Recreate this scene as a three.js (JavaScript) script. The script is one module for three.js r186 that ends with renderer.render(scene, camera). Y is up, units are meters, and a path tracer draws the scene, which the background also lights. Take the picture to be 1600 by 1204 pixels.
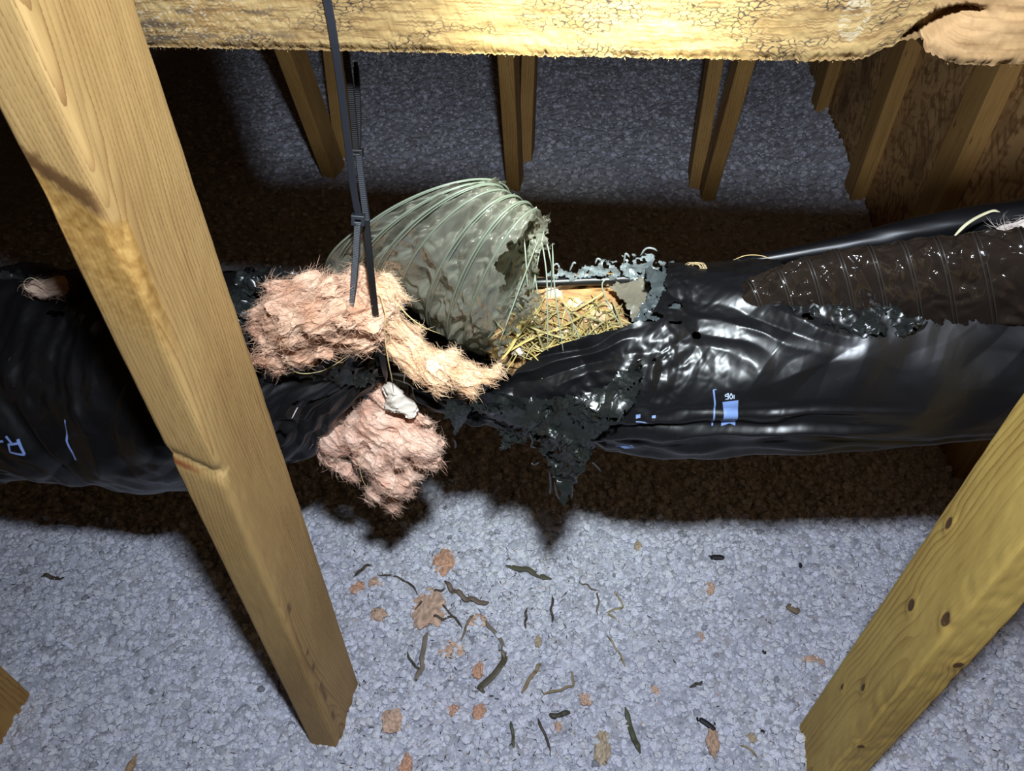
import * as THREE from 'three';
import { RoundedBoxGeometry } from 'three/addons/geometries/RoundedBoxGeometry.js';
import { mergeGeometries, mergeVertices } from 'three/addons/utils/BufferGeometryUtils.js';
import { createNoise3D } from 'simplex-noise';

// ---------------------------------------------------------------- camera, light, exposure
const W = 1600, H = 1204, EYE = 1.0, PITCH = 43.4 * Math.PI / 180, YAW = 7.5 * Math.PI / 180, FOV = 56;
const scene = new THREE.Scene();
scene.background = new THREE.Color(0x000000);
const camera = new THREE.PerspectiveCamera(FOV, W / H, 0.02, 20);
camera.rotation.order = 'YXZ';
camera.rotation.set(-PITCH, YAW, 0);
camera.position.set(0, EYE, 0);
scene.add(camera);
const renderer = new THREE.WebGLRenderer({ antialias: true });
renderer.toneMapping = THREE.LinearToneMapping;
renderer.toneMappingExposure = 1.0;
renderer.shadowMap.enabled = true;
// the head torch worn by whoever took the picture: a broad cool spill and a narrow hot centre
const TORCH = new THREE.Vector3(0.03, 1.22, -0.05);
function torch(target, intensity, angle, penumbra, color, radius) {
  const l = new THREE.SpotLight(color, intensity, 0, angle * Math.PI / 180, penumbra, 2);
  l.position.copy(TORCH); l.target.position.set(...target);
  l.castShadow = true; l.shadow.radius = radius; l.shadow.mapSize.set(2048, 2048); l.shadow.camera.near = 0.05; l.shadow.bias = -0.0005;
  scene.add(l, l.target);
}
torch([0.06, 0.40, -0.70], 3.9, 66, 1, new THREE.Color(0.80, 0.88, 1.0), 1.2);
torch([-0.02, 0.57, -0.53], 1.5, 20, 1, new THREE.Color(0.88, 1.0, 0.84), 1.2);
torch([-0.008, 0.862, -0.443], 7.0, 11, 1, new THREE.Color(0.92, 1.0, 0.86), 1.2);

// ---------------------------------------------------------------- helpers
const V = (x, y, z) => new THREE.Vector3(x, y, z);
let seed = 12345;
function rnd() { seed = (seed + 0x6d2b79f5) | 0; let t = Math.imul(seed ^ (seed >>> 15), 1 | seed); t = (t + Math.imul(t ^ (t >>> 7), 61 | t)) ^ t; return ((t ^ (t >>> 14)) >>> 0) / 4294967296; }
const rr = (a, b) => a + (b - a) * rnd();
const N3 = createNoise3D(rnd);
const clamp = (x, a = 0, b = 1) => Math.min(b, Math.max(a, x));
const smooth = (a, b, x) => { const t = clamp((x - a) / (b - a)); return t * t * (3 - 2 * t); };
const lerp = (a, b, t) => a + (b - a) * t;
const fbm = (x, y, z, o = 3) => { let s = 0, a = 0.5; for (let i = 0; i < o; i++) { s += a * N3(x, y, z); x *= 2.03; y *= 2.03; z *= 2.03; a *= 0.5; } return s; };
const fold = (x, y, z, o = 3) => { let s = 0, a = 0.55; for (let i = 0; i < o; i++) { s += a * (Math.abs(N3(x, y, z)) * 2 - 0.7); x = x * 2.1 + 3.1; y = y * 2.1 - 1.7; z = z * 2.1 + 0.9; a *= 0.5; } return s; };

const crease = (x, y, z, o = 3) => { const w = 0.35 * N3(x * 0.6 + 7, y * 0.6, z * 0.6); let s = 0, a = 0.55; for (let i = 0; i < o; i++) { const n = 1 - Math.abs(N3(x + w, y - w, z + w)); s += a * (n * n * 2 - 0.9); x = x * 2.1 + 3.1; y = y * 2.1 - 1.7; z = z * 2.1 + 0.9; a *= 0.45; } return s; };

// crumpled film: flat facets between straight sharp creases, in metres on the sheet
const tri = (x) => Math.abs(x - Math.floor(x + 0.5)) * 4 - 1;
function crumple(u, v, f, sd, n = 5) {
  let d = 0;
  for (let i = 0; i < n; i++) {
    const a = sd * 1.7 + i * 2.4, k = f * (0.55 + 0.28 * i), m = smooth(-0.25, 0.45, N3(u * f * 0.4 + i * 9, v * f * 0.4, sd + 20 + i));
    if (m > 0) d += m / (0.6 + 0.3 * i) * tri((u * Math.cos(a) + v * Math.sin(a)) * k + 0.55 * N3(u * f * 0.45, v * f * 0.45, sd + i * 3));
  }
  return d * 0.5;
}
const F = (H / 2) / Math.tan(FOV * Math.PI / 360);
const cP = Math.cos(PITCH), sP = Math.sin(PITCH), cY = Math.cos(YAW), sY = Math.sin(YAW);
const RIGHT = V(cY, 0, -sY), UP = V(-sY * sP, cP, -cY * sP), FWD = V(-sY * cP, -sP, -cY * cP);
const ray = (px, py) => V(0, 0, 0).addScaledVector(RIGHT, (px - W / 2) / F).addScaledVector(UP, (H / 2 - py) / F).add(FWD);
const at = (px, py, t) => ray(px, py).multiplyScalar(t).add(V(0, EYE, 0));
const onZ = (px, py, z) => { const d = ray(px, py); return d.multiplyScalar(z / d.z).add(V(0, EYE, 0)); };
const onY = (px, py, y) => { const d = ray(px, py); return d.multiplyScalar((y - EYE) / d.y).add(V(0, EYE, 0)); };
const onX = (px, py, x) => { const d = ray(px, py); return d.multiplyScalar(x / d.x).add(V(0, EYE, 0)); };
const _q = V(0, 0, 0);
const depthOf = (p) => _q.copy(p).sub(camera.position).dot(FWD);
const project = (p) => { _q.copy(p).sub(camera.position); const d = _q.dot(FWD); return [W / 2 + F * _q.dot(RIGHT) / d, H / 2 - F * _q.dot(UP) / d, d]; };

// rows: [x, a, b, ...]; smooth interpolation of the columns by x
function table(rows) {
  const n = rows.length, m = rows[0].length - 1;
  return (x) => {
    let i = 0; while (i < n - 2 && x > rows[i + 1][0]) i++;
    const r0 = rows[Math.max(0, i - 1)], r1 = rows[i], r2 = rows[i + 1], r3 = rows[Math.min(n - 1, i + 2)];
    const h = r2[0] - r1[0], t = clamp((x - r1[0]) / h), out = [];
    for (let k = 1; k <= m; k++) {
      const m1 = i > 0 ? (r2[k] - r0[k]) / (r2[0] - r0[0]) * h : r2[k] - r1[k];
      const m2 = i < n - 2 ? (r3[k] - r1[k]) / (r3[0] - r1[0]) * h : r2[k] - r1[k];
      const t2 = t * t, t3 = t2 * t;
      out.push((2 * t3 - 3 * t2 + 1) * r1[k] + (t3 - 2 * t2 + t) * m1 + (-2 * t3 + 3 * t2) * r2[k] + (t3 - t2) * m2);
    }
    return out;
  };
}
const used = {};
function numbered(name) { const k = used[name] = (used[name] || 0) + 1; return k === 1 ? name : name + '_' + String(k - 1).padStart(3, '0'); }
function obj(name, geometry, material, parent) {
  const m = new THREE.Mesh(geometry, material); m.castShadow = m.receiveShadow = true;
  m.name = parent ? name : numbered(name); (parent || scene).add(m); return m;
}
function tag(o, label, category, group, kind) {
  if (label) o.userData.label = label; if (category) o.userData.category = category;
  if (group) o.userData.group = group; if (kind) o.userData.kind = kind; return o;
}
function thing(name, label, category, pos, group) {
  const g = new THREE.Group(); g.name = numbered(name); if (pos) g.position.copy(pos); scene.add(g);
  return tag(g, label, category, group);
}
// move a geometry made in world coordinates so that the mesh can stand under a group at that point
const local = (geo, parent) => geo.translate(-parent.position.x, -parent.position.y, -parent.position.z);
const part = (name, geo, mat, parent) => obj(name, local(geo, parent), mat, parent);
function solo(name, geo, mat, label, category, group, kind) {   // one mesh, its origin at its own base
  geo.computeBoundingBox(); const b = geo.boundingBox, c = V((b.min.x + b.max.x) / 2, b.min.y, (b.min.z + b.max.z) / 2);
  geo.translate(-c.x, -c.y, -c.z); const m = obj(name, geo, mat); m.position.copy(c); return tag(m, label, category, group, kind);
}
function geoFrom(pos, idx, uv, col) {
  const g = new THREE.BufferGeometry();
  g.setAttribute('position', new THREE.BufferAttribute(pos instanceof Float32Array ? pos : new Float32Array(pos), 3));
  if (uv) g.setAttribute('uv', new THREE.BufferAttribute(uv instanceof Float32Array ? uv : new Float32Array(uv), 2));
  if (col) g.setAttribute('color', new THREE.BufferAttribute(new Float32Array(col), 3));
  g.setIndex(new THREE.BufferAttribute(new Uint32Array(idx), 1)); g.computeVertexNormals(); return g;
}
function compact(pos, idx, uv) {   // drop vertices that no triangle uses
  const map = new Map(), p = [], u = [], out = [];
  for (const i of idx) { if (!map.has(i)) { map.set(i, p.length / 3); p.push(pos[3 * i], pos[3 * i + 1], pos[3 * i + 2]); if (uv) u.push(uv[2 * i], uv[2 * i + 1]); } out.push(map.get(i)); }
  return geoFrom(p, out, uv ? u : null);
}
function dataTex(w, h, fn, srgb = true) {
  const d = new Uint8Array(w * h * 4);
  for (let j = 0; j < h; j++) for (let i = 0; i < w; i++) { const c = fn((i + 0.5) / w, (j + 0.5) / h), o = 4 * (j * w + i); d[o] = clamp(c[0], 0, 255); d[o + 1] = clamp(c[1], 0, 255); d[o + 2] = clamp(c[2], 0, 255); d[o + 3] = 255; }
  const t = new THREE.DataTexture(d, w, h); t.magFilter = THREE.LinearFilter; t.minFilter = THREE.LinearMipmapLinearFilter; t.generateMipmaps = true; t.wrapS = t.wrapT = THREE.RepeatWrapping;
  if (srgb) t.colorSpace = THREE.SRGBColorSpace; t.needsUpdate = true; return t;
}
// distance to the nearest border of irregular cells
function cells(x, y) { const X = Math.floor(x), Y = Math.floor(y); let a = 9, b = 9; for (let j = -1; j <= 1; j++) for (let i = -1; i <= 1; i++) { const h = Math.sin((X + i) * 127.1 + (Y + j) * 311.7) * 43758.5453, g = Math.sin((X + i) * 269.5 + (Y + j) * 183.3) * 43758.5453, d = Math.hypot(X + i + 0.5 + 0.9 * (h - Math.floor(h) - 0.5) - x, Y + j + 0.5 + 0.9 * (g - Math.floor(g) - 0.5) - y); if (d < a) { b = a; a = d; } else if (d < b) b = d; } return b - a; }
const mix3 = (a, b, t) => [lerp(a[0], b[0], t), lerp(a[1], b[1], t), lerp(a[2], b[2], t)];

// strands: polylines swept with an elliptical section, merged into one geometry
function strandGeo(lines, { sides = 4, up = null } = {}) {
  const pos = [], idx = [], col = [];
  for (const { p, w, th = w, color = [1, 1, 1], taper = 0.15, n: steps } of lines) {
    const curve = p.length > 2 ? new THREE.CatmullRomCurve3(p) : new THREE.LineCurve3(p[0], p[1]);
    const n = steps || Math.max(3, p.length * 3), base = pos.length / 3;
    for (let i = 0; i <= n; i++) {
      const t = i / n, c = curve.getPoint(t), T = curve.getTangent(t);
      const ref = up || (Math.abs(T.y) > 0.9 ? V(0, 0, 1) : V(0, 1, 0));
      const S = V(0, 0, 0).crossVectors(T, ref).normalize(), U = V(0, 0, 0).crossVectors(S, T).normalize();
      const k = lerp(taper, 1, Math.min(1, Math.sin(Math.PI * clamp(t, 0.02, 0.98)) * 2.2));
      for (let j = 0; j < sides; j++) {
        const a = j / sides * Math.PI * 2, x = Math.cos(a) * w / 2 * k, y = Math.sin(a) * th / 2 * k;
        pos.push(c.x + S.x * x + U.x * y, c.y + S.y * x + U.y * y, c.z + S.z * x + U.z * y); col.push(...color);
      }
    }
    for (let i = 0; i < n; i++) for (let j = 0; j < sides; j++) {
      const a = base + i * sides + j, b = base + i * sides + (j + 1) % sides, c = a + sides, d = b + sides;
      idx.push(a, b, c, b, d, c);
    }
    for (let j = 1; j < sides - 1; j++) { idx.push(base, base + j + 1, base + j); const e = base + n * sides; idx.push(e, e + j, e + j + 1); }
  }
  return geoFrom(pos, idx, null, col);
}
const roundBall = (d) => { const g = new THREE.IcosahedronGeometry(1, d); g.deleteAttribute('uv'); g.deleteAttribute('normal'); return mergeVertices(g, 1e-5); };
// surface nets: mesh of f(p) < 0 inside a box
function nets(lo, hi, cell, f) {
  const nx = Math.ceil((hi.x - lo.x) / cell) + 1, ny = Math.ceil((hi.y - lo.y) / cell) + 1, nz = Math.ceil((hi.z - lo.z) / cell) + 1;
  const d = new Float32Array(nx * ny * nz), id = (i, j, k) => (k * ny + j) * nx + i;
  for (let k = 0; k < nz; k++) for (let j = 0; j < ny; j++) for (let i = 0; i < nx; i++)
    d[id(i, j, k)] = (i === 0 || j === 0 || k === 0 || i === nx - 1 || j === ny - 1 || k === nz - 1) ? 1 : f(lo.x + i * cell, lo.y + j * cell, lo.z + k * cell);
  const vi = new Int32Array(nx * ny * nz).fill(-1), pos = [], idx = [];
  for (let k = 0; k < nz - 1; k++) for (let j = 0; j < ny - 1; j++) for (let i = 0; i < nx - 1; i++) {
    let sx = 0, sy = 0, sz = 0, c = 0;
    const v = (a) => d[id(i + (a & 1), j + ((a >> 1) & 1), k + (a >> 2))];
    for (let a = 0; a < 8; a++) for (const b of [1, 2, 4]) if (!(a & b)) {
      const p = v(a), q = v(a | b);
      if ((p < 0) !== (q < 0)) { const t = p / (p - q); sx += (a & 1) + (b === 1 ? t : 0); sy += ((a >> 1) & 1) + (b === 2 ? t : 0); sz += (a >> 2) + (b === 4 ? t : 0); c++; }
    }
    if (c) { vi[id(i, j, k)] = pos.length / 3; pos.push(lo.x + (i + sx / c) * cell, lo.y + (j + sy / c) * cell, lo.z + (k + sz / c) * cell); }
  }
  const quad = (a, b, c, e, flip) => { if (flip) idx.push(a, c, b, a, e, c); else idx.push(a, b, c, a, c, e); };
  for (let k = 1; k < nz - 1; k++) for (let j = 1; j < ny - 1; j++) for (let i = 1; i < nx - 1; i++) {
    const s = d[id(i, j, k)] < 0;
    if (s !== (d[id(i + 1, j, k)] < 0)) quad(vi[id(i, j, k)], vi[id(i, j - 1, k)], vi[id(i, j - 1, k - 1)], vi[id(i, j, k - 1)], s);
    if (s !== (d[id(i, j + 1, k)] < 0)) quad(vi[id(i, j, k)], vi[id(i, j, k - 1)], vi[id(i - 1, j, k - 1)], vi[id(i - 1, j, k)], s);
    if (s !== (d[id(i, j, k + 1)] < 0)) quad(vi[id(i, j, k)], vi[id(i - 1, j, k)], vi[id(i - 1, j - 1, k)], vi[id(i, j - 1, k)], s);
  }
  // make the winding point out of the solid
  const g = geoFrom(pos, idx), p = g.attributes.position, n = g.attributes.normal; let out = 0;
  for (let i = 0; i < p.count; i += 7) { const e = cell * 1.5; out += f(p.getX(i) + n.getX(i) * e, p.getY(i) + n.getY(i) * e, p.getZ(i) + n.getZ(i) * e) > f(p.getX(i) - n.getX(i) * e, p.getY(i) - n.getY(i) * e, p.getZ(i) - n.getZ(i) * e) ? 1 : -1; }
  if (out < 0) { const a = g.index.array; for (let i = 0; i < a.length; i += 3) { const t = a[i + 1]; a[i + 1] = a[i + 2]; a[i + 2] = t; } g.computeVertexNormals(); }
  return g;
}
// distance to a tapered capsule
function capsule(x, y, z, a, b, ra, rb) {
  const dx = b.x - a.x, dy = b.y - a.y, dz = b.z - a.z, l2 = dx * dx + dy * dy + dz * dz || 1e-9;
  const t = clamp(((x - a.x) * dx + (y - a.y) * dy + (z - a.z) * dz) / l2);
  return Math.hypot(x - a.x - dx * t, y - a.y - dy * t, z - a.z - dz * t) - lerp(ra, rb, t);
}
const smin = (a, b, k) => { const h = clamp(0.5 + 0.5 * (b - a) / k); return lerp(b, a, h) - k * h * (1 - h); };

// ---------------------------------------------------------------- materials
const M = {};
const std = (o) => new THREE.MeshStandardMaterial({ roughness: 0.8, side: THREE.DoubleSide, ...o });
M.flake = std({ color: 0xe6e9f3, roughness: 0.95 });
M.pink = std({ color: 0xffffff, roughness: 1, vertexColors: true });
M.fibre = std({ color: 0xffffff, roughness: 0.9, vertexColors: true });
M.grass = std({ color: 0xffffff, roughness: 0.6, vertexColors: true });
M.plastic = new THREE.MeshPhysicalMaterial({ color: 0x131416, roughness: 0.34, side: THREE.DoubleSide, specularIntensity: 1 });
M.flap = new THREE.MeshPhysicalMaterial({ color: 0x1d201f, roughness: 0.3, side: THREE.DoubleSide });
M.tie = std({ color: 0x202228, roughness: 0.4 });
M.tieDark = std({ color: 0x0c0c0e, roughness: 0.5 });
M.film = new THREE.MeshPhysicalMaterial({ color: 0xa8a796, roughness: 0.1, transmission: 0.7, thickness: 0, ior: 1.5, side: THREE.DoubleSide });
M.filmDark = new THREE.MeshPhysicalMaterial({ color: 0x3e342d, roughness: 0.13, transmission: 0.6, thickness: 0, ior: 1.5, side: THREE.DoubleSide });
M.wire = std({ color: 0x6d7566, roughness: 0.4 });
M.wireDark = std({ color: 0x2e2a26, roughness: 0.4 });
M.bark = std({ color: 0x1c1510, roughness: 0.95 });

// ---------------------------------------------------------------- wood
const WOOD = { light: [176, 143, 88], late: [120, 82, 40] };
// the colour of sawn spruce at a point in the stick (metres; y along it), rings round a pith line
function spruce(x, y, z, o) {
  const wx = o.cx + 0.012 * N3(o.s, y * 1.6, 0.3) + 0.004 * N3(o.s + 5, y * 6, 1.3), wz = o.cz + 0.016 * N3(o.s + 9, y * 1.9, 2.1);
  let r = Math.hypot(x - wx, z - wz) + 0.0012 * N3(x * 60, y * 5, z * 60);
  let knot = 0, halo = 0;
  for (const k of o.knots || []) { const d = Math.hypot((x - k[0]), (y - k[1]) / k[4], (z - k[2])) / k[3]; knot = Math.max(knot, smooth(1.05, 0.8, d)); halo = Math.max(halo, Math.exp(-d * d / 5)); r += 0.0065 * Math.exp(-d * d / 6); }
  const ring = r / o.gap, fr = ring - Math.floor(ring);
  const late = Math.pow(fr, 4) * (0.7 + 0.45 * N3(Math.floor(ring) * 3.7, o.s, 0)) * smooth(-0.75, 0.1, N3(x * 9, y * 2.5, z * 9 + o.s));
  let c = mix3(WOOD.light, WOOD.late, clamp(late * 0.85 + 0.12 * halo));
  const fine = N3(x * 900, y * 14, z * 900) * 5 + N3(x * 260, y * 30, z * 260) * 4 + fbm(x * 14, y * 5, z * 14 + o.s) * 16;
  c = [c[0] + fine, c[1] + fine, c[2] + fine * 0.8];
  if (o.tint) c = [c[0] * o.tint[0], c[1] * o.tint[1], c[2] * o.tint[2]];
  if (knot) c = mix3(c, [66 + 24 * N3(x * 300, y * 300, z * 300), 42, 20], knot * 0.85);
  return c;
}
// a sawn stick along +y from y0 to y1, x in [-a,0], z in [-b,0]; one corner (0,0) is the near arris
function stickGeo(a, b, y0, y1, ny, wane, dent) {
  const pts = [];   // outline, counter-clockwise seen from above, starting on the +x face at the far end
  const nb = 26, na = 14, P = 2 * (a + b);
  for (let i = 0; i < nb; i++) pts.push([0, -b + b * i / nb]);
  for (let i = 0; i < na; i++) pts.push([-a * i / na, 0]);
  for (let i = 0; i < nb; i++) pts.push([-a, -b * i / nb]);
  for (let i = 0; i < na; i++) pts.push([-a + a * i / na, -b]);
  const m = pts.length, pos = [], uv = [], idx = [];
  for (let j = 0; j <= ny; j++) {
    const y = lerp(y0, y1, j / ny);
    for (let i = 0; i <= m; i++) {
      let [x, z] = pts[i % m];
      const u = i / m; let s = i < nb ? b * i / nb : i < nb + na ? b + a * (i - nb) / na : i < 2 * nb + na ? a + b + b * (i - nb - na) / nb : a + 2 * b + a * (i - 2 * nb - na) / na;
      // eased corners
      for (const [qx, qz, k] of [[0, 0, wane ? wane(y) : 0.0015], [-a, 0, 0.0015], [0, -b, 0.0015], [-a, -b, 0.0015]]) {
        const dx = Math.abs(x - qx), dz = Math.abs(z - qz), e = k - (dx + dz);
        if (e > 0) { x += Math.sign(-a / 2 - qx) * e * 0.5; z += Math.sign(-b / 2 - qz) * e * 0.5; }
      }
      let rough = 0.00025 * N3(x * 300, y * 40, z * 300) + 0.0002 * N3(x * 90, y * 12, z * 90);
      if (dent) rough -= dent(x, y, z);
      const nx = x > -a / 2 ? (Math.abs(x) < 0.002 ? 1 : 0) : (Math.abs(x + a) < 0.002 ? -1 : 0), nz = nx ? 0 : (z > -b / 2 ? 1 : -1);
      pos.push(x + nx * rough, y, z + nz * rough); uv.push(s / P, (y - y0) / (y1 - y0));
      if (i === m) uv[uv.length - 2] = 1;
    }
  }
  for (let j = 0; j < ny; j++) for (let i = 0; i < m; i++) { const p = j * (m + 1) + i, q = p + m + 1; idx.push(p, q, p + 1, p + 1, q, q + 1); }
  for (const j of [0, ny]) { const c = pos.length / 3; pos.push(-a / 2, lerp(y0, y1, j / ny), -b / 2); uv.push(0.5, j / ny); for (let i = 0; i < m; i++) { const p = j * (m + 1) + i; idx.push(...(j ? [c, p, p + 1] : [c, p + 1, p])); } }
  const g = geoFrom(pos, idx, uv); return g;
}
function stickTex(a, b, y0, y1, w, h, o) {
  const P = 2 * (a + b);
  return dataTex(w, h, (u, v) => {
    const s = u * P, y = lerp(y0, y1, v); let x, z;
    if (s < b) { x = 0; z = -b + s; } else if (s < a + b) { x = -(s - b); z = 0; } else if (s < a + 2 * b) { x = -a; z = -(s - a - b); } else { x = -a + (s - a - 2 * b); z = -b; }
    let c = spruce(x, y, z, o); if (o.extra) c = o.extra(c, x, y, z); return c;
  });
}
const TA = 0.038, TB = 0.089;
const bearing = (deg, r) => V(r * Math.sin(deg * Math.PI / 180 - YAW), 0, -r * Math.cos(deg * Math.PI / 180 - YAW));
const LP = bearing(-31.97, 0.428), RP = bearing(50.7, 0.483);
RP.x += TA;   // its near arris in view is the left one: the stick's own corner is the right one
const rel = (px, py, base, onSide) => { const p = onSide === 'x' ? onX(px, py, base.x) : onZ(px, py, base.z); return p.sub(base); };

// the left post, with a waney arris
{
  const y0 = -0.06, y1 = 1.62, k1 = rel(140, 300, LP, 'z'), k2 = rel(345, 742, LP, 'z'), k3 = rel(90, 250, LP, 'z');
  const spots = [[k1.y - 0.03, 0.006, 0.030], [k2.y, 0.004, 0.010]];
  const wane = (y) => 0.003 + 0.001 * N3(1, y * 9, 0) + spots.reduce((s, [c, am, wd]) => s + am * Math.exp(-(((y - c) / wd) ** 2)), 0);
  const dent = (x, y, z) => (z > -0.004 ? 0.0016 * Math.exp(-(((y - k1.y + 0.02 + (x + 0.02) * 0.8) / 0.022) ** 2)) * smooth(-0.005, -0.03, x) + 0.003 * Math.exp(-(((y - k2.y + (x + 0.006) * 0.65) / 0.006) ** 2)) : 0);
  const o = { cx: 0.022, cz: -0.004, s: 3.3, gap: 0.0031, knots: [], extra: (c, x, y, z) => {
    if (z > -0.012) {   // bark-side wood at the two waney patches
      const q = y - k1.y + (x + 0.02) * 0.9, n = fbm(x * 120, y * 120, z * 90);
      const m = smooth(0.012, 0.002, Math.abs(q - 0.004 + n * 0.006)) * smooth(0.0, -0.008, x);
      c = mix3(c, [84, 54, 22], m * 0.85);
      const m2 = smooth(0.0, -0.01, q) * smooth(-0.13, -0.03, q); c = mix3(c, [160 + n * 60, 118 + n * 60, 50 + n * 50], m2 * 0.6);
      const q2 = y - k2.y + (x + 0.006) * 0.65; c = mix3(c, [110, 54, 20], smooth(0.006, 0, Math.abs(q2 + 0.008)) * smooth(-0.012, -0.03, x) * 0.8);
      c = mix3(c, [200, 168, 110], smooth(0.004, 0.001, Math.abs(q2 + n * 0.003)) * smooth(-0.03, -0.02, x) * 0.8);
    }
    if (z > -0.03 && y < 0.42 && x > -0.004) c = mix3(c, [70, 46, 20], 0.5 * smooth(0.35, 0.6, N3(2, y * 26, 7)) * Math.exp(-(((z + 0.014) / 0.004) ** 2)));
    return c;
  } };
  const m = solo('truss_post', stickGeo(TA, TB, y0, y1, 420, wane, dent).translate(LP.x, 0, LP.z), std({ map: stickTex(TA, TB, y0, y1, 512, 2048, o), roughness: 0.72 }),
    'pale spruce post with a waney edge, crossing in front of the black duct', 'post');
}
// the right post, knotty
{
  const y0 = -0.06, y1 = 1.62, lx = V(RP.x - TA, 0, RP.z);
  const kn = (px, py, r, e, side) => { const p = side === 'z' ? onZ(px, py, RP.z).sub(RP) : onX(px, py, lx.x).sub(RP); return [p.x, p.y, p.z, r, e]; };
  const knots = [kn(1484, 817, 0.0042, 1.8), kn(1425, 945, 0.0052, 1.6), kn(1479, 967, 0.0055, 1.7), kn(1317, 1072, 0.0028, 2), kn(1350, 1074, 0.0032, 2), kn(1497, 1038, 0.005, 1.0, 'z'), kn(1345, 1165, 0.004, 1, 'z')];
  const dent = (x, y, z) => knots.reduce((s, k) => { const d = Math.hypot(x - k[0], (y - k[1]) / k[4], z - k[2]) / k[3]; return s - 0.0012 * Math.exp(-((d - 1.2) ** 2) * 3); }, 0) + (z > -0.02 ? 0.0012 * Math.max(0, N3(x * 60, y * 30, 4)) : 0);
  const wane = (y) => 0.0012 + 0.001 * Math.abs(N3(4, y * 14, 2)) + 0.004 * Math.exp(-(((y - knots[2][1]) / 0.016) ** 2));
  const o = { cx: -0.075, cz: -0.012, s: 8.1, gap: 0.0055, knots, tint: [1.12, 1.16, 0.98], extra: (c, x, y, z) => { const n = fbm(x * 140, y * 60, z * 140); return n > 0.2 && z > -0.03 ? mix3(c, [176, 148, 84], (n - 0.2) * 1.2) : c; } };
  // mirrored so that the wide face in view is on the left
  const g = stickGeo(TA, TB, y0, y1, 420, wane, (x, y, z) => dent(-TA - x, y, z)); g.scale(-1, 1, 1); g.translate(-TA, 0, 0);
  const ia = g.index.array; for (let i = 0; i < ia.length; i += 3) { const t = ia[i]; ia[i] = ia[i + 1]; ia[i + 1] = t; } g.computeVertexNormals();
  const oo = { ...o, extra: o.extra };
  const P = 2 * (TA + TB), tex = dataTex(512, 2048, (u, v) => {
    const s = u * P, y = lerp(y0, y1, v), a = TA, b = TB; let x, z;
    if (s < b) { x = 0; z = -b + s; } else if (s < a + b) { x = -(s - b); z = 0; } else if (s < a + 2 * b) { x = -a; z = -(s - a - b); } else { x = -a + (s - a - 2 * b); z = -b; }
    x = -a - x; return oo.extra(spruce(x, y, z, oo), x, y, z);
  });
  solo('truss_post', g.translate(RP.x, 0, RP.z), std({ map: tex, roughness: 0.75 }), 'knotty spruce post at the right, its foot in the white insulation below the duct', 'post');
}
// the next truss on the left: its post just shows at the edge
const plainTex = stickTex(TA, TB, 0, 2, 256, 1024, { cx: 0.03, cz: -0.03, s: 21, gap: 0.005, knots: [[0, 0.6, -0.04, 0.006, 1.5], [0, 1.5, -0.06, 0.005, 1.5]] });
const plain = std({ map: plainTex, roughness: 0.8, color: 0xfff4e0 });
{
  const e = onY(-14, 1192, 0.0);
  solo('truss_post', stickGeo(TA, TB, -0.06, 1.62, 60, null, null).translate(e.x, 0, e.z), plain, 'brown post end just showing at the lower left edge of the floor', 'post');
}
// webs of the far trusses: A leans towards the eye, B leans away behind it
function web(px, py, lean, label, dx = 0, tint) {
  const foot = onY(px, py, 0), g = stickGeo(TA, TB, -0.08, 1.66, 40, null, null);
  g.translate(TA / 2, 0, TB / 2); g.rotateX(lean * Math.PI / 180); g.translate(foot.x + dx, foot.y, foot.z);
  solo('truss_web', g, plain, label, 'timber');
}
web(522, 268, 19, 'leaning brown truss web behind the cable ties, left of the far three');
web(805, 285, 19, 'brown truss web standing in the insulation above the grey core, middle of three');
web(1105, 298, 19, 'leaning brown truss web in front of the thin one, nearest the sheathed wall');
web(540, 240, -9, 'narrow brown truss web just behind the black cable ties');
web(823, 242, -9, 'narrow brown truss web right behind the middle far web');
web(1086, 278, -9, 'narrow brown truss web at the left side of the right far web');

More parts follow.
